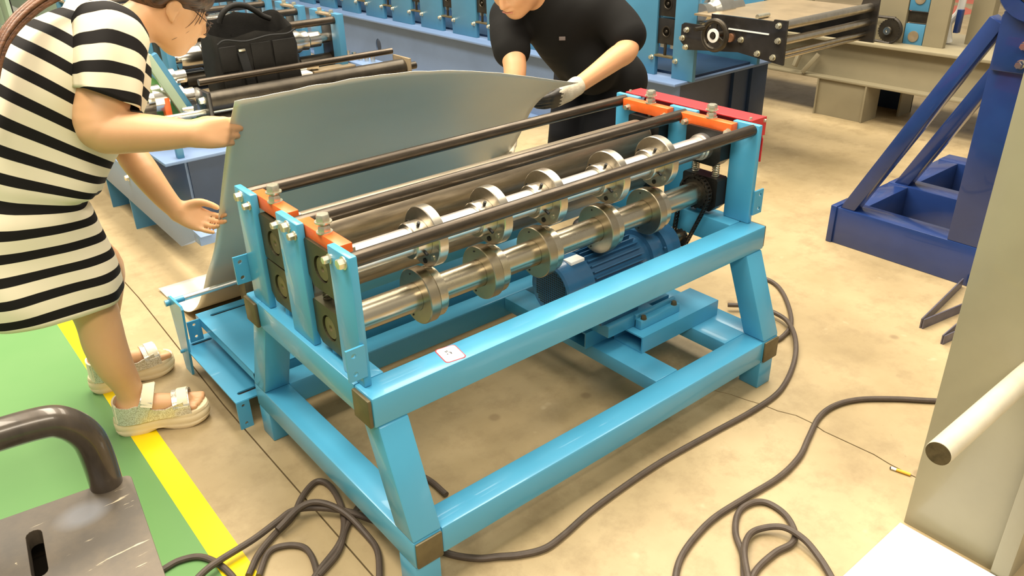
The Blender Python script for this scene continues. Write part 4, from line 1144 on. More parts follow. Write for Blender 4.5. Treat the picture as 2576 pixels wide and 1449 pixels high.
# ------------------------------------------------------------------ people: implicit body surfaces
class Body:
    """smooth union of tapered limbs and ellipsoids, meshed as ONE closed surface"""
    def __init__(s, lo, hi, h):
        s.h = h
        s.lo = np.array(lo, np.float64)
        s.n = np.ceil((np.array(hi) - s.lo) / h).astype(int) + 1
        s.d = np.full(s.n, 1.0, np.float32)

    def _block(s, lo, hi, m):
        a = np.clip(np.floor((np.array(lo) - m - s.lo) / s.h).astype(int), 0, s.n - 1)
        b = np.clip(np.ceil((np.array(hi) + m - s.lo) / s.h).astype(int) + 1, 1, s.n)
        sl = tuple(slice(i, j) for i, j in zip(a, b))
        ax = [s.lo[i] + np.arange(a[i], b[i]) * s.h for i in range(3)]
        return sl, np.meshgrid(*ax, indexing='ij')

    def _merge(s, sl, v, k, sub=False):
        a = s.d[sl]
        v = v.astype(np.float32)
        if sub:
            h = np.clip(0.5 - 0.5 * (a + v) / k, 0, 1)
            s.d[sl] = a * (1 - h) + (-v) * h + k * h * (1 - h)
            return
        if k <= 0:
            s.d[sl] = np.minimum(a, v); return
        h = np.clip(0.5 + 0.5 * (v - a) / k, 0, 1)
        s.d[sl] = v * (1 - h) + a * h - k * h * (1 - h)

    def limb(s, pts, k=0.02):
        """pts: (x, y, z, r); limbs of more than two joints run as smooth curves"""
        P = np.array([[float(c) for c in p] for p in pts])
        if len(P) > 2:
            out = []
            for i in range(len(P) - 1):
                p0 = P[i - 1] if i else 2 * P[0] - P[1]
                p1, p2 = P[i], P[i + 1]
                p3 = P[i + 2] if i + 2 < len(P) else 2 * P[-1] - P[-2]
                for j in range(4):
                    t = j / 4
                    out.append(0.5 * (2 * p1 + (p2 - p0) * t + (2 * p0 - 5 * p1 + 4 * p2 - p3) * t * t + (3 * p1 - p0 - 3 * p2 + p3) * t ** 3))
            P = np.array(out + [P[-1]])
        lo = (P[:, :3] - P[:, 3:]).min(0); hi = (P[:, :3] + P[:, 3:]).max(0)
        sl, (X, Y, Z) = s._block(lo, hi, k + 3 * s.h)
        best = np.full(X.shape, 1.0, np.float32)
        for p, q in zip(P, P[1:]):
            R_ = max(p[3], q[3]) + k + 3 * s.h
            a0 = np.minimum(p[:3], q[:3]) - R_; b0 = np.maximum(p[:3], q[:3]) + R_
            sb = []
            for ax, G in enumerate((X[:, 0, 0], Y[0, :, 0], Z[0, 0, :])):
                i0, i1 = np.searchsorted(G, a0[ax]), np.searchsorted(G, b0[ax])
                sb.append(slice(i0, max(i1, i0 + 1)))
            sb = tuple(sb)
            x, y, z = X[sb], Y[sb], Z[sb]
            ab = q[:3] - p[:3]
            t = np.clip(((x - p[0]) * ab[0] + (y - p[1]) * ab[1] + (z - p[2]) * ab[2]) / max(1e-9, ab @ ab), 0, 1)
            v = np.sqrt((x - p[0] - t * ab[0]) ** 2 + (y - p[1] - t * ab[1]) ** 2 + (z - p[2] - t * ab[2]) ** 2) - (p[3] + (q[3] - p[3]) * t)
            best[sb] = np.minimum(best[sb], v)
        s._merge(sl, best, k)

    def ell(s, c, r, axes=None, k=0.02, sub=False):
        c = np.array(c, float); r = np.array(r, float)
        R = r.max()
        sl, (X, Y, Z) = s._block(c - R, c + R, k + 3 * s.h)
        D = np.stack([X - c[0], Y - c[1], Z - c[2]], -1)
        if axes is not None:
            D = D @ np.array([list(a) for a in axes], float).T
        q = D / r
        k0 = np.sqrt((q ** 2).sum(-1)); k1 = np.sqrt(((q / r) ** 2).sum(-1))
        v = k0 * (k0 - 1) / np.maximum(k1, 1e-6)
        s._merge(sl, v, k, sub)

    def mesh(s):
        d = s.d; n = np.array(d.shape)
        c = [d[i:n[0] - 1 + i, j:n[1] - 1 + j, k:n[2] - 1 + k] for i in (0, 1) for j in (0, 1) for k in (0, 1)]
        neg = sum((x < 0).astype(np.int8) for x in c)
        act = (neg > 0) & (neg < 8)
        idx = np.argwhere(act)
        vals = np.stack([x[act] for x in c], -1)
        corners = np.array([(i, j, k) for i in (0, 1) for j in (0, 1) for k in (0, 1)], float)
        acc = np.zeros((len(idx), 3)); cnt = np.zeros(len(idx))
        for a in range(8):
            for b in range(a + 1, 8):
                if abs(corners[a] - corners[b]).sum() == 1:
                    va, vb = vals[:, a], vals[:, b]
                    m = (va < 0) != (vb < 0)
                    t = np.where(m, va / np.where(m, va - vb, 1), 0)
                    acc += np.where(m[:, None], corners[a] + t[:, None] * (corners[b] - corners[a]), 0)
                    cnt += m
        V = s.lo + (idx + acc / cnt[:, None]) * s.h
        ids = np.full(act.shape, -1, np.int64); ids[act] = np.arange(len(idx))
        F = []
        for ax in range(3):
            o = [i for i in range(3) if i != ax]
            sl0 = [slice(1, -1)] * 3; sl0[ax] = slice(0, -1)
            sl1 = [slice(1, -1)] * 3; sl1[ax] = slice(1, None)
            e0, e1 = d[tuple(sl0)] < 0, d[tuple(sl1)] < 0
            cr = np.argwhere(e0 != e1)
            flip = e0[e0 != e1]
            base = cr.copy(); base[:, o[0]] += 1; base[:, o[1]] += 1
            def cell(p, q):
                b_ = base.copy(); b_[:, o[0]] -= p; b_[:, o[1]] -= q
                return ids[b_[:, 0], b_[:, 1], b_[:, 2]]
            q = np.stack([cell(1, 1), cell(0, 1), cell(0, 0), cell(1, 0)], -1)
            if ax == 1: flip = ~flip
            q[~flip] = q[~flip][:, ::-1]
            F.append(q)
        F = np.concatenate(F)
        F = F[(F >= 0).all(1)]
        return V, F

    def build(s, name, material, parent=None, smooth=1):
        V, F = s.mesh()
        if smooth:
            for _ in range(smooth):
                acc = np.zeros_like(V); cnt = np.zeros(len(V))
                for i in range(4):
                    a, b = F[:, i], F[:, (i + 1) % 4]
                    np.add.at(acc, a, V[b]); np.add.at(cnt, a, 1)
                    np.add.at(acc, b, V[a]); np.add.at(cnt, b, 1)
                V = V * 0.5 + 0.5 * acc / np.maximum(cnt, 1)[:, None]
        m = MB(); m.v = [tuple(p) for p in V]; m.f = [tuple(int(i) for i in f) for f in F]
        return m.build(name, material, parent, angle=180, fix=True)

def vn(a):
    a = np.array(a, float); return a / np.linalg.norm(a)

def rotv(v, ax, deg):
    a = math.radians(deg); ax = vn(ax); v = np.array(v, float)
    return v * math.cos(a) + np.cross(ax, v) * math.sin(a) + ax * (ax @ v) * (1 - math.cos(a))

def hand(B, wrist, d, back, side, curls, spread=2.0, thumb=None, sc=1.0, rw=0.024, fat=1.0):
    """wrist -> fingers along d, back = normal of the back of the hand, side = from little finger to index.
    curls: per finger (index .. little) three bend angles toward the palm"""
    w = np.array(wrist, float); d = vn(d); side = vn(np.array(side) - d * (d @ np.array(side))); back = vn(np.cross(d, side)) * (1 if np.cross(d, side) @ np.array(back) > 0 else -1)
    ax = np.cross(d, back)             # rotating d about this by a negative angle bends away from the back
    tst = rotv(d, ax, 20) @ back
    sg = -1 if tst > 0 else 1
    offs = (0.028, 0.0095, -0.0095, -0.027)
    base = (0.082, 0.086, 0.081, 0.073)
    lens = ((0.038, 0.024, 0.018), (0.042, 0.027, 0.019), (0.039, 0.025, 0.018), (0.031, 0.019, 0.016))
    rad = (0.0088, 0.0090, 0.0086, 0.0078)
    for o, b, r in zip(offs, base, rad):
        p0 = w + side * o * 0.55 * sc + d * 0.008 * sc
        p1 = w + side * o * sc + d * b * sc
        B.limb([(*p0, 0.0165 * sc * fat), (*(w + side * o * 0.85 * sc + d * b * 0.55 * sc), 0.0150 * sc * fat), (*p1, 0.0112 * sc * fat)], 0.012)
    tips = []
    for i in range(4):
        p = w + side * offs[i] * sc + d * base[i] * sc
        dv = rotv(d, back, 0) + side * (1.5 - i) * 0.02 * spread
        dv = vn(dv); tot = 0
        pts = [(*p, rad[i] * sc * fat * 1.08)]
        for j in range(3):
            tot += curls[i][j]
            v = rotv(dv, ax, sg * tot)
            p = p + v * lens[i][j] * sc
            pts.append((*p, rad[i] * sc * fat * (1.0 - 0.09 * (j + 1))))
        B.limb(pts, 0.0035)
        tips.append(p)
    if thumb is None:
        thumb = ((0.40, 0.75, -0.30), (0.85, 0.35, -0.30), (1, 0.1, -0.25))
    p = w + side * 0.022 * sc + d * 0.018 * sc - back * 0.006
    pts = [(*p, 0.0155 * sc * fat)]
    for (cd, cs, cb), ln, r in zip(thumb, (0.042, 0.032, 0.025), (0.0125, 0.0102, 0.0085)):
        p = p + vn(d * cd + side * cs + back * cb) * ln * sc
        pts.append((*p, r * sc * fat))
    B.limb(pts, 0.007)
    return tips

def skin_mat(name, col, col2):
    m = mat(name, col, 0.46, var=0.2, scale=7, col2=col2, sss=0.12, bump=0.05, bscale=220)
    return m
M['skin'] = skin_mat('warm_skin', (0.72, 0.405, 0.205), (0.69, 0.375, 0.185))
M['skin2'] = skin_mat('tan_skin', (0.64, 0.335, 0.165), (0.61, 0.305, 0.145))
M['lip'] = mat('lip_skin', (0.50, 0.17, 0.11), 0.4)
M['nail'] = mat('finger_nail', (0.75, 0.42, 0.30), 0.25)
def hair_mat():
    m, nt, b = new_mat('dark_brown_hair')
    N, Lk = nt.nodes, nt.links
    tc = N.new('ShaderNodeTexCoord'); mp = N.new('ShaderNodeMapping'); mp.inputs['Scale'].default_value = (6, 90, 60); mp.inputs['Rotation'].default_value = (0, 0.5, 0)
    n = N.new('ShaderNodeTexNoise'); n.inputs['Scale'].default_value = 2.0; n.inputs['Detail'].default_value = 4
    Lk.new(tc.outputs['Object'], mp.inputs['Vector']); Lk.new(mp.outputs['Vector'], n.inputs['Vector'])
    r = N.new('ShaderNodeValToRGB'); r.color_ramp.elements[0].color = (0.018, 0.010, 0.007, 1); r.color_ramp.elements[1].color = (0.13, 0.062, 0.032, 1)
    r.color_ramp.elements[0].position = 0.35; r.color_ramp.elements[1].position = 0.8
    Lk.new(n.outputs['Fac'], r.inputs['Fac']); Lk.new(r.outputs['Color'], b.inputs['Base Color'])
    b.inputs['Roughness'].default_value = 0.38
    bp = N.new('ShaderNodeBump'); bp.inputs['Strength'].default_value = 0.5; bp.inputs['Distance'].default_value = 0.003
    Lk.new(n.outputs['Fac'], bp.inputs['Height']); Lk.new(bp.outputs['Normal'], b.inputs['Normal'])
    return m
M['hair'] = hair_mat()
M['hairtail'] = mat('chestnut_hair', (0.22, 0.095, 0.045), 0.36, var=0.6, scale=3, stretch=(3, 60, 60), bump=0.5, bscale=5)

# ---------------------------------------------------------------- woman in the striped dress
wo = thing('person', (-0.30, 1.19, 0), 'person in a black and cream striped dress and cream sandals, bending over the sheet edge', 'person')
Bd = Body((-0.72, 0.74, 0.02), (0.32, 1.48, 1.42), 0.0050)
# near leg
Bd.limb([(-0.425, 1.115, 0.80, 0.085), (-0.350, 1.080, 0.56, 0.078), (-0.320, 1.060, 0.460, 0.066), (-0.316, 1.052, 0.400, 0.0610), (-0.318, 1.046, 0.330, 0.0600), (-0.310, 1.043, 0.255, 0.0535), (-0.293, 1.047, 0.180, 0.0430), (-0.284, 1.050, 0.105, 0.036)], 0.02)
Bd.limb([(-0.305, 1.052, 0.090, 0.037), (-0.230, 1.020, 0.088, 0.032), (-0.170, 1.000, 0.072, 0.030), (-0.150, 0.995, 0.070, 0.026)], 0.025)
fx, fy = vn((0.260, -0.102, 0))[:2]
def toes(c, dx, dy, outer):
    for i in range(5):
        o = (-0.030 + 0.0155 * i) * outer
        ln = (0.046, 0.047, 0.042, 0.035, 0.027)[i if outer > 0 else i]
        r = (0.0125, 0.0098, 0.0092, 0.0088, 0.0082)[i]
        bx_, by_ = c[0] - dy * o, c[1] + dx * o
        Bd.limb([(bx_ - dx * 0.02, by_ - dy * 0.02, 0.070, r + 0.003), (bx_ + dx * ln, by_ + dy * ln, 0.066, r)], 0.004)
toes((-0.148, 0.994), fx, fy, -1)
# far leg
Bd.limb([(-0.425, 1.235, 0.80, 0.085), (-0.285, 1.285, 0.56, 0.074), (-0.215, 1.318, 0.455, 0.057), (-0.240, 1.340, 0.33, 0.053), (-0.270, 1.355, 0.22, 0.044), (-0.280, 1.362, 0.12, 0.035)], 0.02)
Bd.limb([(-0.305, 1.364, 0.092, 0.036), (-0.200, 1.360, 0.085, 0.031), (-0.145, 1.358, 0.070, 0.028)], 0.025)
toes((-0.138, 1.358), 1.0, -0.04, 1)
# trunk inside the dress, neck
Bd.limb([(-0.42, 1.17, 0.80, 0.135), (-0.33, 1.165, 0.92, 0.130), (-0.19, 1.145, 1.07, 0.125), (-0.10, 1.135, 1.155, 0.085)], 0.05)
Bd.limb([(-0.12, 1.03, 1.165, 0.060), (-0.10, 1.25, 1.165, 0.060)], 0.05)
Bd.limb([(-0.085, 1.135, 1.165, 0.066), (-0.02, 1.132, 1.190, 0.058), (0.045, 1.13, 1.225, 0.056)], 0.03)
# near arm
Bd.limb([(-0.115, 1.005, 1.185, 0.064), (-0.163, 0.964, 1.070, 0.066), (-0.200, 0.936, 0.985, 0.060), (-0.130, 0.905, 0.965, 0.053), (-0.060, 0.880, 0.954, 0.045), (0.006, 0.856, 0.945, 0.034)], 0.025)
tips_r = hand(Bd, (0.000, 0.850, 0.945), (0.98, -0.18, -0.08), (0.02, -0.80, 0.60), (0.15, 0.30, 0.90), ((26, 42, 24), (30, 46, 26), (34, 50, 28), (38, 52, 28)), 1.0,
              thumb=((0.60, 0.30, -0.75), (1.0, 0.05, -0.35), (1.0, -0.05, 0.0)), sc=1.03, fat=1.18)
# far arm
Bd.limb([(-0.085, 1.265, 1.165, 0.066), (-0.075, 1.300, 0.98, 0.056), (-0.060, 1.305, 0.815, 0.048), (-0.048, 1.232, 0.752, 0.044), (-0.024, 1.186, 0.684, 0.036), (-0.002, 1.158, 0.638, 0.029)], 0.025)
tips_l = hand(Bd, (-0.002, 1.158, 0.636), (0.76, -0.40, -0.51), (-0.60, 0.15, -0.79), (0.45, 0.42, 0.79), ((26, 28, 16), (28, 30, 18), (32, 32, 18), (22, 24, 12)), 2.0,
              thumb=((0.75, 0.60, -0.25), (1.0, 0.20, -0.10), (1.0, 0.0, 0.05)), sc=1.0, fat=1.05)
# head
hc = np.array((0.104, 1.130, 1.236))
hf = vn((0.82, -0.03, -0.57)); hs = vn(np.cross((0, 0, 1), hf)); hu = np.cross(hf, hs)
HA = (hf, hs, hu)
def hp_(f, s_, u): return hc + hf * f + hs * s_ + hu * u
Bd.ell(hp_(-0.012, 0, 0.028), (0.096, 0.076, 0.088), HA, 0.02)
Bd.ell(hp_(0.030, 0, -0.040), (0.064, 0.062, 0.078), HA, 0.03)
Bd.ell(hp_(0.050, 0, -0.098), (0.030, 0.034, 0.026), HA, 0.03)          # chin
Bd.ell(hp_(0.012, 0.036, -0.070), (0.045, 0.026, 0.036), HA, 0.03)       # jaw
Bd.ell(hp_(0.012, -0.036, -0.070), (0.045, 0.026, 0.036), HA, 0.03)
Bd.ell(hp_(0.058, 0.036, -0.030), (0.026, 0.024, 0.026), HA, 0.02)       # cheeks
Bd.ell(hp_(0.058, -0.036, -0.030), (0.026, 0.024, 0.026), HA, 0.02)
Bd.limb([(*hp_(0.086, 0, 0.010), 0.009), (*hp_(0.100, 0, -0.018), 0.010), (*hp_(0.105, 0, -0.032), 0.0115)], 0.012)  # nose
Bd.ell(hp_(0.093, 0.011, -0.037), (0.011, 0.009, 0.008), HA, 0.006)
Bd.ell(hp_(0.093, -0.011, -0.037), (0.011, 0.009, 0.008), HA, 0.006)
Bd.ell(hp_(0.086, 0, -0.060), (0.013, 0.024, 0.007), HA, 0.008)          # lips
Bd.ell(hp_(0.082, 0, -0.071), (0.013, 0.020, 0.007), HA, 0.008)
for sd in (1, -1):
    Bd.ell(hp_(0.092, sd * 0.032, 0.004), (0.014, 0.016, 0.010), HA, 0.008, sub=True)   # eye sockets
    Bd.ell(hp_(0.080, sd * 0.031, 0.003), (0.012, 0.013, 0.010), HA, 0.004)
    # ears
    Bd.ell(hp_(-0.018, sd * 0.074, -0.008), (0.019, 0.010, 0.031), HA, 0.006)
    Bd.ell(hp_(-0.014, sd * 0.086, -0.002), (0.009, 0.008, 0.015), HA, 0.005, sub=True)
    Bd.ell(hp_(-0.010, sd * 0.074, -0.036), (0.009, 0.007, 0.010), HA, 0.006)
wbody = Bd.build('body', M['skin'], wo, 1)

# hair
Hr = Body((-0.12, 0.98, 1.12), (0.30, 1.28, 1.42), 0.005)
Hr.ell(hp_(-0.022, 0, 0.042), (0.103, 0.084, 0.090), HA, 0.01)
Hr.ell(hp_(0.030, 0, 0.060), (0.062, 0.072, 0.052), HA, 0.03)
Hr.ell(hp_(-0.075, 0, 0.010), (0.050, 0.062, 0.062), HA, 0.03)
Hr.limb([(*hp_(0.030, -0.072, 0.040), 0.016), (*hp_(-0.020, -0.080, 0.035), 0.018), (*hp_(-0.065, -0.066, 0.000), 0.026)], 0.02)
Hr.limb([(*hp_(0.030, 0.072, 0.040), 0.016), (*hp_(-0.020, 0.080, 0.035), 0.018), (*hp_(-0.065, 0.066, 0.000), 0.026)], 0.02)
Hr.ell(hp_(0.095, 0, -0.030), (0.055, 0.060, 0.082), HA, 0.01, sub=True)
Hr.ell(hp_(-0.016, -0.090, -0.020), (0.030, 0.026, 0.036), HA, 0.008, sub=True)
Hr.build('hair', M['hair'], wo, 1)
tail = MB()
for k in range(26):
    o1, o2 = random.uniform(-1, 1), random.uniform(-1, 1)
    P = [(0.010, 1.125, 1.305), (-0.060, 1.090 + 0.012 * o1, 1.328 + 0.006 * o2), (-0.155, 1.060 + 0.026 * o1, 1.318 + 0.012 * o2), (-0.260, 1.025 + 0.034 * o1, 1.285 + 0.014 * o2), (-0.350, 0.990 + 0.038 * o1, 1.222 + 0.014 * o2), (-0.405, 0.960 + 0.036 * o1, 1.13 + 0.02 * o2), (-0.44, 0.955 + 0.034 * o1, 1.03 + 0.02 * o2)]
    tail.tube(P, 0.0085, 6, 5, taper=lambda t: 1.0 - 0.55 * t)
tail.build('ponytail', M['hairtail'], wo, angle=80)
stra = MB()
for (a, b, c, e) in (((0.055, -0.062, 0.045), (0.058, -0.0625, 0.0), (0.046, -0.0645, -0.045), (0.014, -0.066, -0.088)), ((0.060, -0.060, 0.045), (0.066, -0.058, -0.005), (0.056, -0.060, -0.045), (0.034, -0.063, -0.070)), ((0.048, -0.065, 0.045), (0.048, -0.067, 0.0), (0.040, -0.066, -0.030), (0.028, -0.066, -0.050))):
    stra.tube([hp_(*a), hp_(*b), hp_(*c), hp_(*e)], 0.0011, 5, 6, taper=lambda t: 1.1 - 0.7 * t)
stra.build('loose_strands', M['hair'], wo)
M['ear'] = mat('gold_wire', (0.75, 0.55, 0.3), 0.25, 1.0)
gls = MB()
for sd in (1, -1):
    gls.tube([hp_(0.108 - 0.016 * abs(math.sin(a)) * 0 - (0.012 if sd * math.cos(a) > 0 else 0) , sd * 0.034 + 0.024 * math.cos(a), -0.012 + 0.020 * math.sin(a)) for a in [2 * math.pi * i / 24 for i in range(25)]], 0.0012, 6, 1)
    gls.tube([hp_(0.098, sd * 0.060, -0.004), hp_(0.070, sd * 0.072, 0.004), hp_(0.020, sd * 0.077, 0.016), hp_(-0.015, sd * 0.080, 0.022)], 0.0015, 6, 4)
gls.tube([hp_(0.108, -0.010, -0.010), hp_(0.112, 0, -0.006), hp_(0.108, 0.010, -0.010)], 0.0012, 6, 4)
gls.build('glasses', M['hair'], wo)
brw = MB()
for sd in (1, -1):
    brw.tube([hp_(0.089, sd * 0.014, 0.020), hp_(0.086, sd * 0.032, 0.026), hp_(0.074, sd * 0.050, 0.020)], 0.0028, 6, 4)
brw.build('eyebrows', M['hair'], wo)

# dress
def stripe_mat(name, period, duty):
    m, nt, b = new_mat(name)
    N, Lk = nt.nodes, nt.links
    uv = N.new('ShaderNodeUVMap'); sx = N.new('ShaderNodeSeparateXYZ')
    Lk.new(uv.outputs['UV'], sx.inputs['Vector'])
    dv = N.new('ShaderNodeMath'); dv.operation = 'DIVIDE'; dv.inputs[1].default_value = period
    Lk.new(sx.outputs['Y'], dv.inputs[0])
    fr = N.new('ShaderNodeMath'); fr.operation = 'FRACT'; Lk.new(dv.outputs[0], fr.inputs[0])
    r = N.new('ShaderNodeValToRGB'); r.color_ramp.interpolation = 'LINEAR'
    e = r.color_ramp.elements
    e[0].position = 0.0; e[0].color = (0.010, 0.008, 0.007, 1)
    e[1].position = duty; e[1].color = (0.010, 0.008, 0.007, 1)
    for p, c in ((duty + 0.015, (0.84, 0.74, 0.55, 1)), (0.985, (0.84, 0.74, 0.55, 1)), (1.0, (0.010, 0.008, 0.007, 1))):
        x = e.new(p); x.color = c
    Lk.new(fr.outputs[0], r.inputs['Fac']); Lk.new(r.outputs['Color'], b.inputs['Base Color'])
    b.inputs['Roughness'].default_value = 0.75
    b.inputs['Specular IOR Level'].default_value = 0.2
    return m
M['stripe'] = stripe_mat('black_cream_stripes', 0.0610, 0.42)

def cloth_loft(name, rings, material, parent, nseg=72, sub=6, wob=0.0, seed=1, v0=0.0, expo=0.9):
    """rings: centre (x, y, z), axis direction, a (forward half depth), b (sideways half width)"""
    rnd = random.Random(seed)
    C_ = catmull([r[0] for r in rings], sub)
    D_ = catmull([r[1] for r in rings], sub)
    AB = catmull([(r[2], r[3], r[4] if len(r) > 4 else 0) for r in rings], sub)
    ph = [rnd.uniform(0, 6.28) for _ in range(6)]
    vs, uvv, fs = [], [], []
    acc = v0
    for i, (c, d, ab) in enumerate(zip(C_, D_, AB)):
        if i: acc += (c - C_[i - 1]).length
        d = d.normalized()
        sd = Vector((0, 1, 0)); sd = (sd - d * sd.dot(d)).normalized()
        fw = sd.cross(d).normalized()
        for k in range(nseg + 1):
            a = 2 * math.pi * k / nseg
            ca, sa = math.cos(a), math.sin(a)
            e = expo
            x = math.copysign(abs(ca) ** e, ca) * ab.x; y = math.copysign(abs(sa) ** e, sa) * ab.y
            w = wob * ab.z * (math.sin(3 * a + ph[0] + acc * 9) + 0.7 * math.sin(5 * a + ph[1] - acc * 14) + 0.5 * math.sin(8 * a + ph[2] + acc * 20))
            p = c + fw * (x + w * ca) + sd * (y + w * sa)
            vs.append(p)
            uvv.append((k / nseg, acc + 0.004 * math.sin(2 * a + ph[3] + acc * 10) + ab.z * 0.012 * math.sin(a + ph[4])))
    n1 = nseg + 1
    for i in range(len(C_) - 1):
        for k in range(nseg):
            fs.append((i * n1 + k, i * n1 + k + 1, (i + 1) * n1 + k + 1, (i + 1) * n1 + k))
    m = MB(); m.v = [tuple(v) for v in vs]; m.f = fs
    o = m.build(name, material, parent, angle=180, fix=False)
    uvl = o.data.uv_layers.new(name='UVMap')
    for lp_ in o.data.loops:
        uvl.data[lp_.index].uv = uvv[lp_.vertex_index]
    s_ = o.modifiers.new('cloth', 'SOLIDIFY'); s_.thickness = 0.003; s_.offset = -1
    return o
dr = [((-0.404, 1.165, 0.478), (0.03, 0, 1), 0.186, 0.212, 1.0),
      ((-0.410, 1.166, 0.555), (0, 0, 1), 0.194, 0.212, 0.9),
      ((-0.418, 1.172, 0.660), (0.03, 0, 1), 0.190, 0.200, 0.6),
      ((-0.418, 1.170, 0.750), (0.10, 0, 0.99), 0.180, 0.196, 0.6),
      ((-0.402, 1.168, 0.805), (0.26, 0, 0.96), 0.158, 0.184, 1.0),
      ((-0.372, 1.166, 0.850), (0.42, 0, 0.90), 0.186, 0.192, 1.3),
      ((-0.292, 1.160, 0.958), (0.62, 0, 0.78), 0.180, 0.182, 0.7),
      ((-0.215, 1.150, 1.045), (0.68, 0, 0.73), 0.176, 0.184, 0.5),
      ((-0.148, 1.142, 1.115), (0.70, 0, 0.71), 0.156, 0.182, 0.3),
      ((-0.098, 1.138, 1.162), (0.72, 0, 0.70), 0.126, 0.160, 0.1),
      ((-0.062, 1.135, 1.192), (0.76, 0, 0.65), 0.094, 0.112, 0.0),
      ((-0.036, 1.134, 1.206), (0.84, 0, 0.55), 0.072, 0.078, 0.0)]
cloth_loft('dress', dr, M['stripe'], wo, wob=0.006, seed=4, v0=0.0, expo=0.66)
def sleeve(P, r0, r1, seed, v0):
    P = [Vector(p) for p in P]
    rg = []
    for i, p in enumerate(P):
        d = (P[min(i + 1, len(P) - 1)] - P[max(i - 1, 0)]).normalized()
        tt = i / (len(P) - 1)
        r = r0 + (r1 - r0) * tt
        d = (d + Vector((-0.26, 0.06, 0.0)) * tt).normalized()
        rg.append((p, d, r * (0.55 if i == 0 else 1), r * (0.6 if i == 0 else 1), 0.5 + tt))
    return cloth_loft('sleeve', rg, M['stripe'], wo, nseg=48, wob=0.003, seed=seed, v0=v0)
sleeve([(-0.085, 1.075, 1.215), (-0.100, 1.030, 1.205), (-0.125, 0.995, 1.160), (-0.148, 0.972, 1.105), (-0.166, 0.956, 1.050)], 0.090, 0.083, 3, 0.018)
sleeve([(-0.075, 1.20, 1.205), (-0.085, 1.24, 1.195), (-0.085, 1.272, 1.150), (-0.082, 1.285, 1.095), (-0.078, 1.297, 1.03)], 0.088, 0.078, 5, 0.018)

# sandals
def glitter():
    m, nt, b = new_mat('glitter_mesh')
    N, Lk = nt.nodes, nt.links
    tc = N.new('ShaderNodeTexCoord')
    v = N.new('ShaderNodeTexVoronoi'); v.inputs['Scale'].default_value = 420
    Lk.new(tc.outputs['Object'], v.inputs['Vector'])
    r = N.new('ShaderNodeValToRGB'); r.color_ramp.elements[0].color = (0.40, 0.34, 0.22, 1); r.color_ramp.elements[1].color = (0.92, 0.90, 0.82, 1)
    Lk.new(v.outputs['Color'], r.inputs['Fac']); Lk.new(r.outputs['Color'], b.inputs['Base Color'])
    b.inputs['Metallic'].default_value = 0.4; b.inputs['Roughness'].default_value = 0.3
    return m
M['glitter'] = glitter()
M['sole'] = mat('cream_rubber_sole', (0.88, 0.72, 0.46), 0.6, var=0.08, scale=10)
M['strap'] = mat('cream_leather_strap', (0.90, 0.80, 0.58), 0.5)
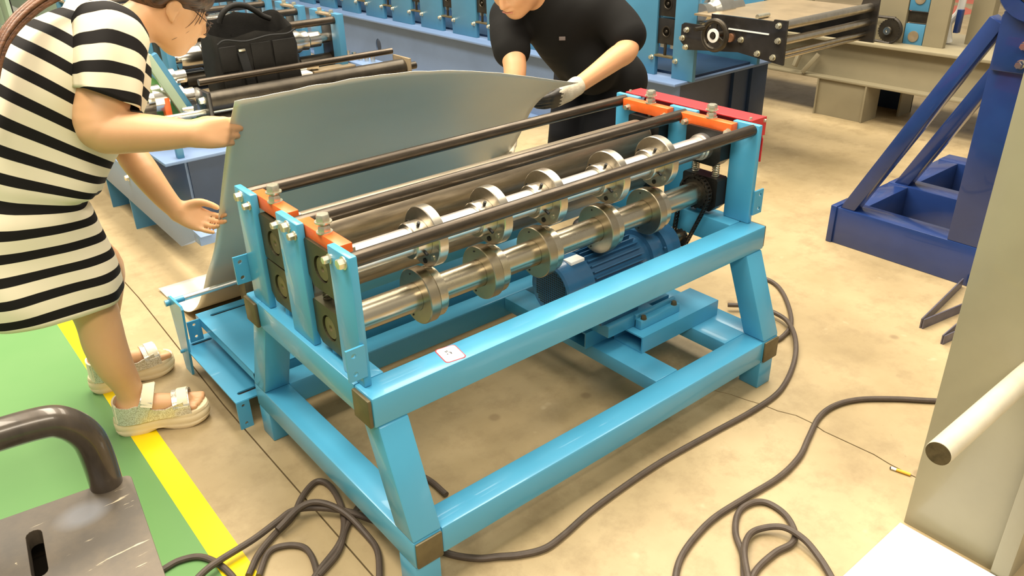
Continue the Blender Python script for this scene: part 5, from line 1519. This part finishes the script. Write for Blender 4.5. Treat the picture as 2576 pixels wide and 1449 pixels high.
def sandal(heel, toe, outer, label):
    heel, toe = Vector(heel), Vector(toe)
    d = (toe - heel); Ln = d.length; d.normalize()
    sdv = Vector((-d.y, d.x, 0)) * outer          # toward the inner side of the foot
    def P(u, w, z): return heel + d * u * Ln + sdv * w + Vector((0, 0, z))
    outl = []
    top = [(0.0, 0.0), (0.02, 0.020), (0.08, 0.034), (0.2, 0.040), (0.38, 0.038), (0.55, 0.042), (0.72, 0.052), (0.85, 0.051), (0.94, 0.038), (0.985, 0.020), (1.0, 0.0)]
    bot = [(u, -w * 0.92) for u, w in top[1:-1]][::-1]
    outl = catmull([(u, w, 0) for u, w in top + bot + [top[0]]], 3)[:-1]
    n = len(outl)
    vs, fs = [], []
    prof = [(0.0, 0.90), (0.006, 0.98), (0.016, 1.02), (0.020, 0.985), (0.024, 1.03), (0.040, 1.03), (0.044, 0.99), (0.048, 1.02), (0.056, 0.97), (0.056, 0.85)]
    for z, sc in prof:
        for p in outl:
            u = 0.5 + (p.x - 0.5) * (1 + (sc - 1) * 0.5)
            zz = z
            if p.x < 0.35: zz = z * (1.12)
            spring = max(0, (p.x - 0.80)) * 0.16 * Ln * (1 if z < 0.02 else 0.6) + max(0, 0.06 - p.x) * 0.2 * Ln * (1 if z < 0.01 else 0)
            arch = 0.012 * math.exp(-((p.x - 0.46) / 0.10) ** 2) if z < 0.012 else 0
            vs.append(P(u, p.y * sc, zz + spring + arch))
    for r_ in range(len(prof) - 1):
        for k in range(n):
            j = (k + 1) % n
            fs.append((r_ * n + k, r_ * n + j, (r_ + 1) * n + j, (r_ + 1) * n + k))
    fs.append(tuple(range(n))[::-1]); fs.append(tuple(range((len(prof) - 1) * n, len(prof) * n)))
    so_ = MB().add(vs, fs).build('sandal', M['sole'], wo, angle=50)
    def band(pts, w, th, name, mt):
        """strap swept across the foot: pts (u, side, z), strap width w along the foot"""
        C_ = catmull([P(*p) for p in pts], 6)
        v, f = [], []
        for i, c in enumerate(C_):
            tn = (C_[min(i + 1, len(C_) - 1)] - C_[max(i - 1, 0)]).normalized()
            wv = w if not isinstance(w, tuple) else w[0] + (w[1] - w[0]) * i / (len(C_) - 1)
            a = (d - tn * d.dot(tn)).normalized()
            nn = tn.cross(a).normalized()
            for (q, h_) in ((-0.5, -0.5), (0.5, -0.5), (0.5, 0.5), (-0.5, 0.5)):
                v.append(c + a * q * wv + nn * h_ * th)
        for i in range(len(C_) - 1):
            for k in range(4):
                j = (k + 1) % 4
                f.append((i * 4 + k, i * 4 + j, i * 4 + 4 + j, i * 4 + 4 + k))
        f.append((3, 2, 1, 0)); f.append(tuple(range(len(C_) * 4 - 4, len(C_) * 4)))
        return MB().add(v, f).build(name, mt, so_, angle=40)
    band([(0.74, 0.046, 0.052), (0.735, 0.042, 0.090), (0.73, 0.0, 0.112), (0.735, -0.040, 0.090), (0.74, -0.045, 0.052)], 0.050, 0.006, 'toe_strap', M['glitter'])
    band([(0.755, 0.030, 0.105), (0.75, 0.0, 0.117), (0.755, -0.032, 0.104), (0.755, -0.045, 0.080)], 0.030, 0.005, 'toe_fastener', M['strap'])
    band([(0.30, 0.044, 0.055), (0.33, 0.046, 0.085), (0.40, 0.044, 0.118), (0.435, 0.020, 0.146), (0.44, -0.005, 0.150), (0.40, -0.040, 0.122), (0.33, -0.044, 0.085), (0.30, -0.043, 0.055)], 0.036, 0.006, 'ankle_strap', M['glitter'])
    band([(0.43, 0.024, 0.147), (0.445, -0.006, 0.156), (0.42, -0.036, 0.132), (0.39, -0.047, 0.105)], 0.034, 0.005, 'ankle_fastener', M['strap'])
    for sg in (1, -1):
        band([(0.06, sg * 0.030, 0.118), (0.16, sg * 0.043, 0.098), (0.28, sg * 0.047, 0.080), (0.45, sg * 0.044, 0.070), (0.62, sg * 0.046, 0.072), (0.72, sg * 0.048, 0.075)], 0.02, 0.005, 'side_panel', M['glitter']) if False else None
        v, f = [], []
        us = [0.05, 0.12, 0.20, 0.28, 0.36, 0.46, 0.56, 0.66, 0.76]
        zt = [0.120, 0.112, 0.108, 0.112, 0.104, 0.084, 0.080, 0.090, 0.098]
        sdw = [0.030, 0.042, 0.046, 0.046, 0.043, 0.042, 0.044, 0.047, 0.048]
        for u, z_, w_ in zip(us, zt, sdw):
            for zz, ww in ((0.050, w_), (z_, w_ * 0.95), (z_, w_ * 0.95 - 0.005), (0.050, w_ - 0.005)):
                v.append(P(u, sg * ww, zz))
        for i in range(len(us) - 1):
            for k in range(4):
                j = (k + 1) % 4
                f.append((i * 4 + k, i * 4 + j, i * 4 + 4 + j, i * 4 + 4 + k))
        f.append((3, 2, 1, 0)); f.append(tuple(range(len(us) * 4 - 4, len(us) * 4)))
        MB().add(v, f).build('side_panel', M['glitter'], so_, angle=40)
    v, f = [], []
    for k in range(9):
        a = math.radians(-70 + 140 * k / 8)
        u = 0.075 - 0.055 * math.cos(a); w_ = 0.034 * math.sin(a)
        for zz, o in ((0.056, 0), (0.122, 0.003), (0.122, 0.009), (0.056, 0.006)):
            v.append(P(u + o / Ln, w_, zz))
    for i in range(8):
        for k in range(4):
            j = (k + 1) % 4
            f.append((i * 4 + k, i * 4 + j, i * 4 + 4 + j, i * 4 + 4 + k))
    f.append((3, 2, 1, 0)); f.append(tuple(range(32, 36)))
    MB().add(v, f).build('heel_strap', M['strap'], so_, angle=40)
    return so_
sandal((-0.352, 1.072, 0), (-0.088, 0.970, 0), 1, '')
sandal((-0.352, 1.366, 0), (-0.072, 1.354, 0), 1, '')
# ---------------------------------------------------------------- man in black behind the sheet
ma = thing('person', (1.99, 1.40, 0), 'person in a black T-shirt and white work gloves leaning over the far sheet corner', 'person')
mh = np.array((1.462, 1.262, 1.176))
mf = vn((-0.80, -0.20, -0.56)); ms = vn(np.cross((0, 0, 1), mf)); mu = np.cross(mf, ms)
MA = (mf, ms, mu)
def mp_(f, s_, u): return mh + mf * f + ms * s_ + mu * u
Bm = Body((1.18, 0.80, 0.60), (2.16, 1.60, 1.36), 0.0062)
Bm.limb([(1.88, 1.31, 0.86, 0.120), (1.76, 1.285, 0.98, 0.120), (1.68, 1.275, 1.06, 0.090), (1.60, 1.275, 1.10, 0.064), (1.53, 1.27, 1.135, 0.060)], 0.04)
Bm.limb([(1.80, 1.165, 1.035, 0.060), (1.60, 1.40, 1.015, 0.060)], 0.04)
Bm.limb([(1.838, 1.125, 1.040, 0.062), (1.845, 1.030, 0.965, 0.056), (1.812, 0.972, 0.905, 0.050), (1.72, 0.952, 0.880, 0.045), (1.60, 0.940, 0.843, 0.036), (1.485, 0.935, 0.806, 0.030)], 0.025)
Bm.limb([(1.570, 1.420, 1.005, 0.062), (1.495, 1.330, 0.930, 0.054), (1.440, 1.235, 0.850, 0.047), (1.395, 1.20, 0.76, 0.040), (1.36, 1.18, 0.69, 0.032)], 0.025)
Bm.limb([(1.36, 1.18, 0.69, 0.030), (1.335, 1.165, 0.63, 0.026)], 0.02)
Bm.ell(mp_(-0.012, 0, 0.028), (0.100, 0.080, 0.094), MA, 0.02)
Bm.ell(mp_(0.030, 0, -0.042), (0.068, 0.068, 0.082), MA, 0.03)
Bm.ell(mp_(0.054, 0, -0.104), (0.032, 0.038, 0.028), MA, 0.03)
for sd in (1, -1):
    Bm.ell(mp_(0.012, sd * 0.042, -0.072), (0.048, 0.030, 0.040), MA, 0.03)
    Bm.ell(mp_(0.060, sd * 0.040, -0.030), (0.028, 0.026, 0.028), MA, 0.02)
    Bm.ell(mp_(0.096, sd * 0.033, 0.004), (0.014, 0.016, 0.010), MA, 0.008, sub=True)
    Bm.ell(mp_(0.083, sd * 0.032, 0.003), (0.012, 0.013, 0.010), MA, 0.004)
    Bm.ell(mp_(-0.016, sd * 0.080, -0.008), (0.020, 0.010, 0.033), MA, 0.006)
    Bm.ell(mp_(0.096, sd * 0.013, -0.036), (0.012, 0.010, 0.009), MA, 0.006)
Bm.limb([(*mp_(0.090, 0, 0.010), 0.010), (*mp_(0.106, 0, -0.018), 0.011), (*mp_(0.110, 0, -0.033), 0.0135)], 0.012)
Bm.ell(mp_(0.092, 0, -0.062), (0.013, 0.026, 0.006), MA, 0.007)
Bm.ell(mp_(0.088, 0, -0.075), (0.013, 0.023, 0.007), MA, 0.007)
mb2 = Bm.build('body', M['skin2'], ma, 1)
lp2 = MB()
lp2.tube([mp_(0.098, -0.025, -0.0700), mp_(0.1035, -0.010, -0.0680), mp_(0.1045, 0, -0.0690), mp_(0.1035, 0.010, -0.0680), mp_(0.098, 0.025, -0.0700)], 0.0022, 6, 4)
lp2.build('mouth_line', M['lip'], ma)
Hm = Body((1.34, 1.10, 1.08), (1.70, 1.44, 1.36), 0.006)
Hm.ell(mp_(-0.022, 0, 0.045), (0.103, 0.086, 0.090), MA, 0.01)
Hm.ell(mp_(-0.060, 0, 0.005), (0.056, 0.074, 0.062), MA, 0.03)
Hm.ell(mp_(0.100, 0, -0.020), (0.062, 0.085, 0.082), MA, 0.01, sub=True)
Hm.build('hair', M['hair'], ma, 1)

M['tee'] = mat('black_cotton', (0.0055, 0.005, 0.0045), 0.85, spec=0.25, bump=0.3, bscale=22)
M['pants'] = mat('dark_navy_trousers', (0.006, 0.0065, 0.009), 0.8, spec=0.25, bump=0.3, bscale=18)
M['glove'] = mat('white_knit_glove', (0.66, 0.58, 0.44), 0.8, var=0.35, scale=25, bump=0.5, bscale=300)
M['palm'] = mat('black_latex_palm', (0.035, 0.030, 0.024), 0.5, var=0.5, scale=18)
Ts = Body((1.36, 0.90, 0.50), (2.36, 1.72, 1.26), 0.0075)
Ts.limb([(2.02, 1.345, 0.740, 0.165), (1.90, 1.315, 0.860, 0.170), (1.78, 1.295, 0.965, 0.165), (1.70, 1.285, 1.035, 0.130)], 0.05)
Ts.limb([(1.812, 1.155, 1.040, 0.094), (1.590, 1.410, 1.012, 0.094)], 0.05)
Ts.limb([(1.830, 1.130, 1.040, 0.090), (1.850, 1.055, 0.985, 0.086), (1.850, 1.010, 0.950, 0.082)], 0.03)
Ts.limb([(1.575, 1.420, 1.005, 0.090), (1.515, 1.355, 0.950, 0.084), (1.478, 1.300, 0.905, 0.078)], 0.03)
Ts.limb([(2.04, 1.22, 0.70, 0.13), (2.06, 1.46, 0.70, 0.13)], 0.06)
Ts.limb([(1.69, 1.283, 1.060, 0.092), (1.625, 1.278, 1.092, 0.076)], 0.03)
Ts.ell((1.835, 1.18, 0.80), (0.12, 0.10, 0.12), None, 0.06)
Ts.build('t_shirt', M['tee'], ma, 2)
Pt = Body((1.62, 0.98, 0.05), (2.36, 1.76, 0.86), 0.008)
Pt.limb([(2.04, 1.25, 0.70, 0.135), (2.06, 1.45, 0.70, 0.135)], 0.05)
Pt.limb([(2.03, 1.24, 0.70, 0.120), (1.90, 1.175, 0.47, 0.092), (1.96, 1.22, 0.28, 0.076), (2.00, 1.26, 0.085, 0.070)], 0.03)
Pt.limb([(2.02, 1.46, 0.70, 0.120), (1.84, 1.34, 0.47, 0.092), (1.93, 1.48, 0.28, 0.076), (1.99, 1.54, 0.085, 0.070)], 0.03)
Pt.build('trousers', M['pants'], ma, 2)
for (x, y) in ((2.0, 1.26), (1.99, 1.54)):
    Bs = Body((x - 0.30, y - 0.12, -0.005), (x + 0.12, y + 0.12, 0.14), 0.006)
    Bs.limb([(x + 0.03, y, 0.050, 0.045), (x - 0.08, y - 0.01, 0.045, 0.042), (x - 0.17, y - 0.02, 0.040, 0.037)], 0.02)
    Bs.build('shoe', M['dark'], ma, 1)
# gloves
Gl = Body((1.22, 0.82, 0.66), (1.56, 1.02, 0.88), 0.0045)
Gl.limb([(1.500, 0.937, 0.812, 0.037), (1.455, 0.934, 0.797, 0.034)], 0.01)
gt = hand(Gl, (1.462, 0.934, 0.798), (-0.95, 0.08, -0.24), (0.10, -0.55, -0.80), (-0.15, -0.45, 0.85), ((10, 12, 8), (12, 14, 10), (14, 16, 10), (16, 18, 10)), 1.5,
          thumb=((0.85, 0.35, -0.55), (1.0, 0.10, -0.20), (1.0, 0.0, 0.0)), sc=1.05, fat=1.22)
glv = Gl.build('glove', M['glove'], ma, 1)
# dark dipped fingers of the same glove
glv.data.materials.append(M['palm'])
ow = ORG[glv]
for p in glv.data.polygons:
    c = p.center
    wx, wz = c.x + ow.x, c.z + ow.z
    if wx + 0.25 * (wz - 0.78) < 1.405 + 0.006 * math.sin(wz * 400): p.material_index = 1
Gr = Body((1.20, 1.04, 0.46), (1.46, 1.28, 0.76), 0.0055)
Gr.limb([(1.355, 1.178, 0.680, 0.037), (1.340, 1.166, 0.640, 0.034)], 0.01)
hand(Gr, (1.340, 1.166, 0.640), (-0.35, -0.30, -0.88), (0.80, 0.50, -0.20), (-0.5, 0.75, 0.0), ((18, 20, 12), (20, 22, 12), (22, 24, 12), (24, 26, 12)), 1.5, sc=1.05, fat=1.2)
Gr.build('glove', M['glove'], ma, 1)
# chest badge
M['badge'] = mat('grey_embroidery', (0.10, 0.075, 0.065), 0.7)

bdg = MB()
bdg.box(-0.013, 0.013, -0.0012, 0.0012, -0.008, 0.008, 0.001, Matrix.Translation((1.640, 1.170, 0.945)) @ Matrix.Rotation(math.radians(-40), 4, 'Z') @ Matrix.Rotation(math.radians(-25), 4, 'X'))
bdg.build('chest_badge', M['badge'], ma)
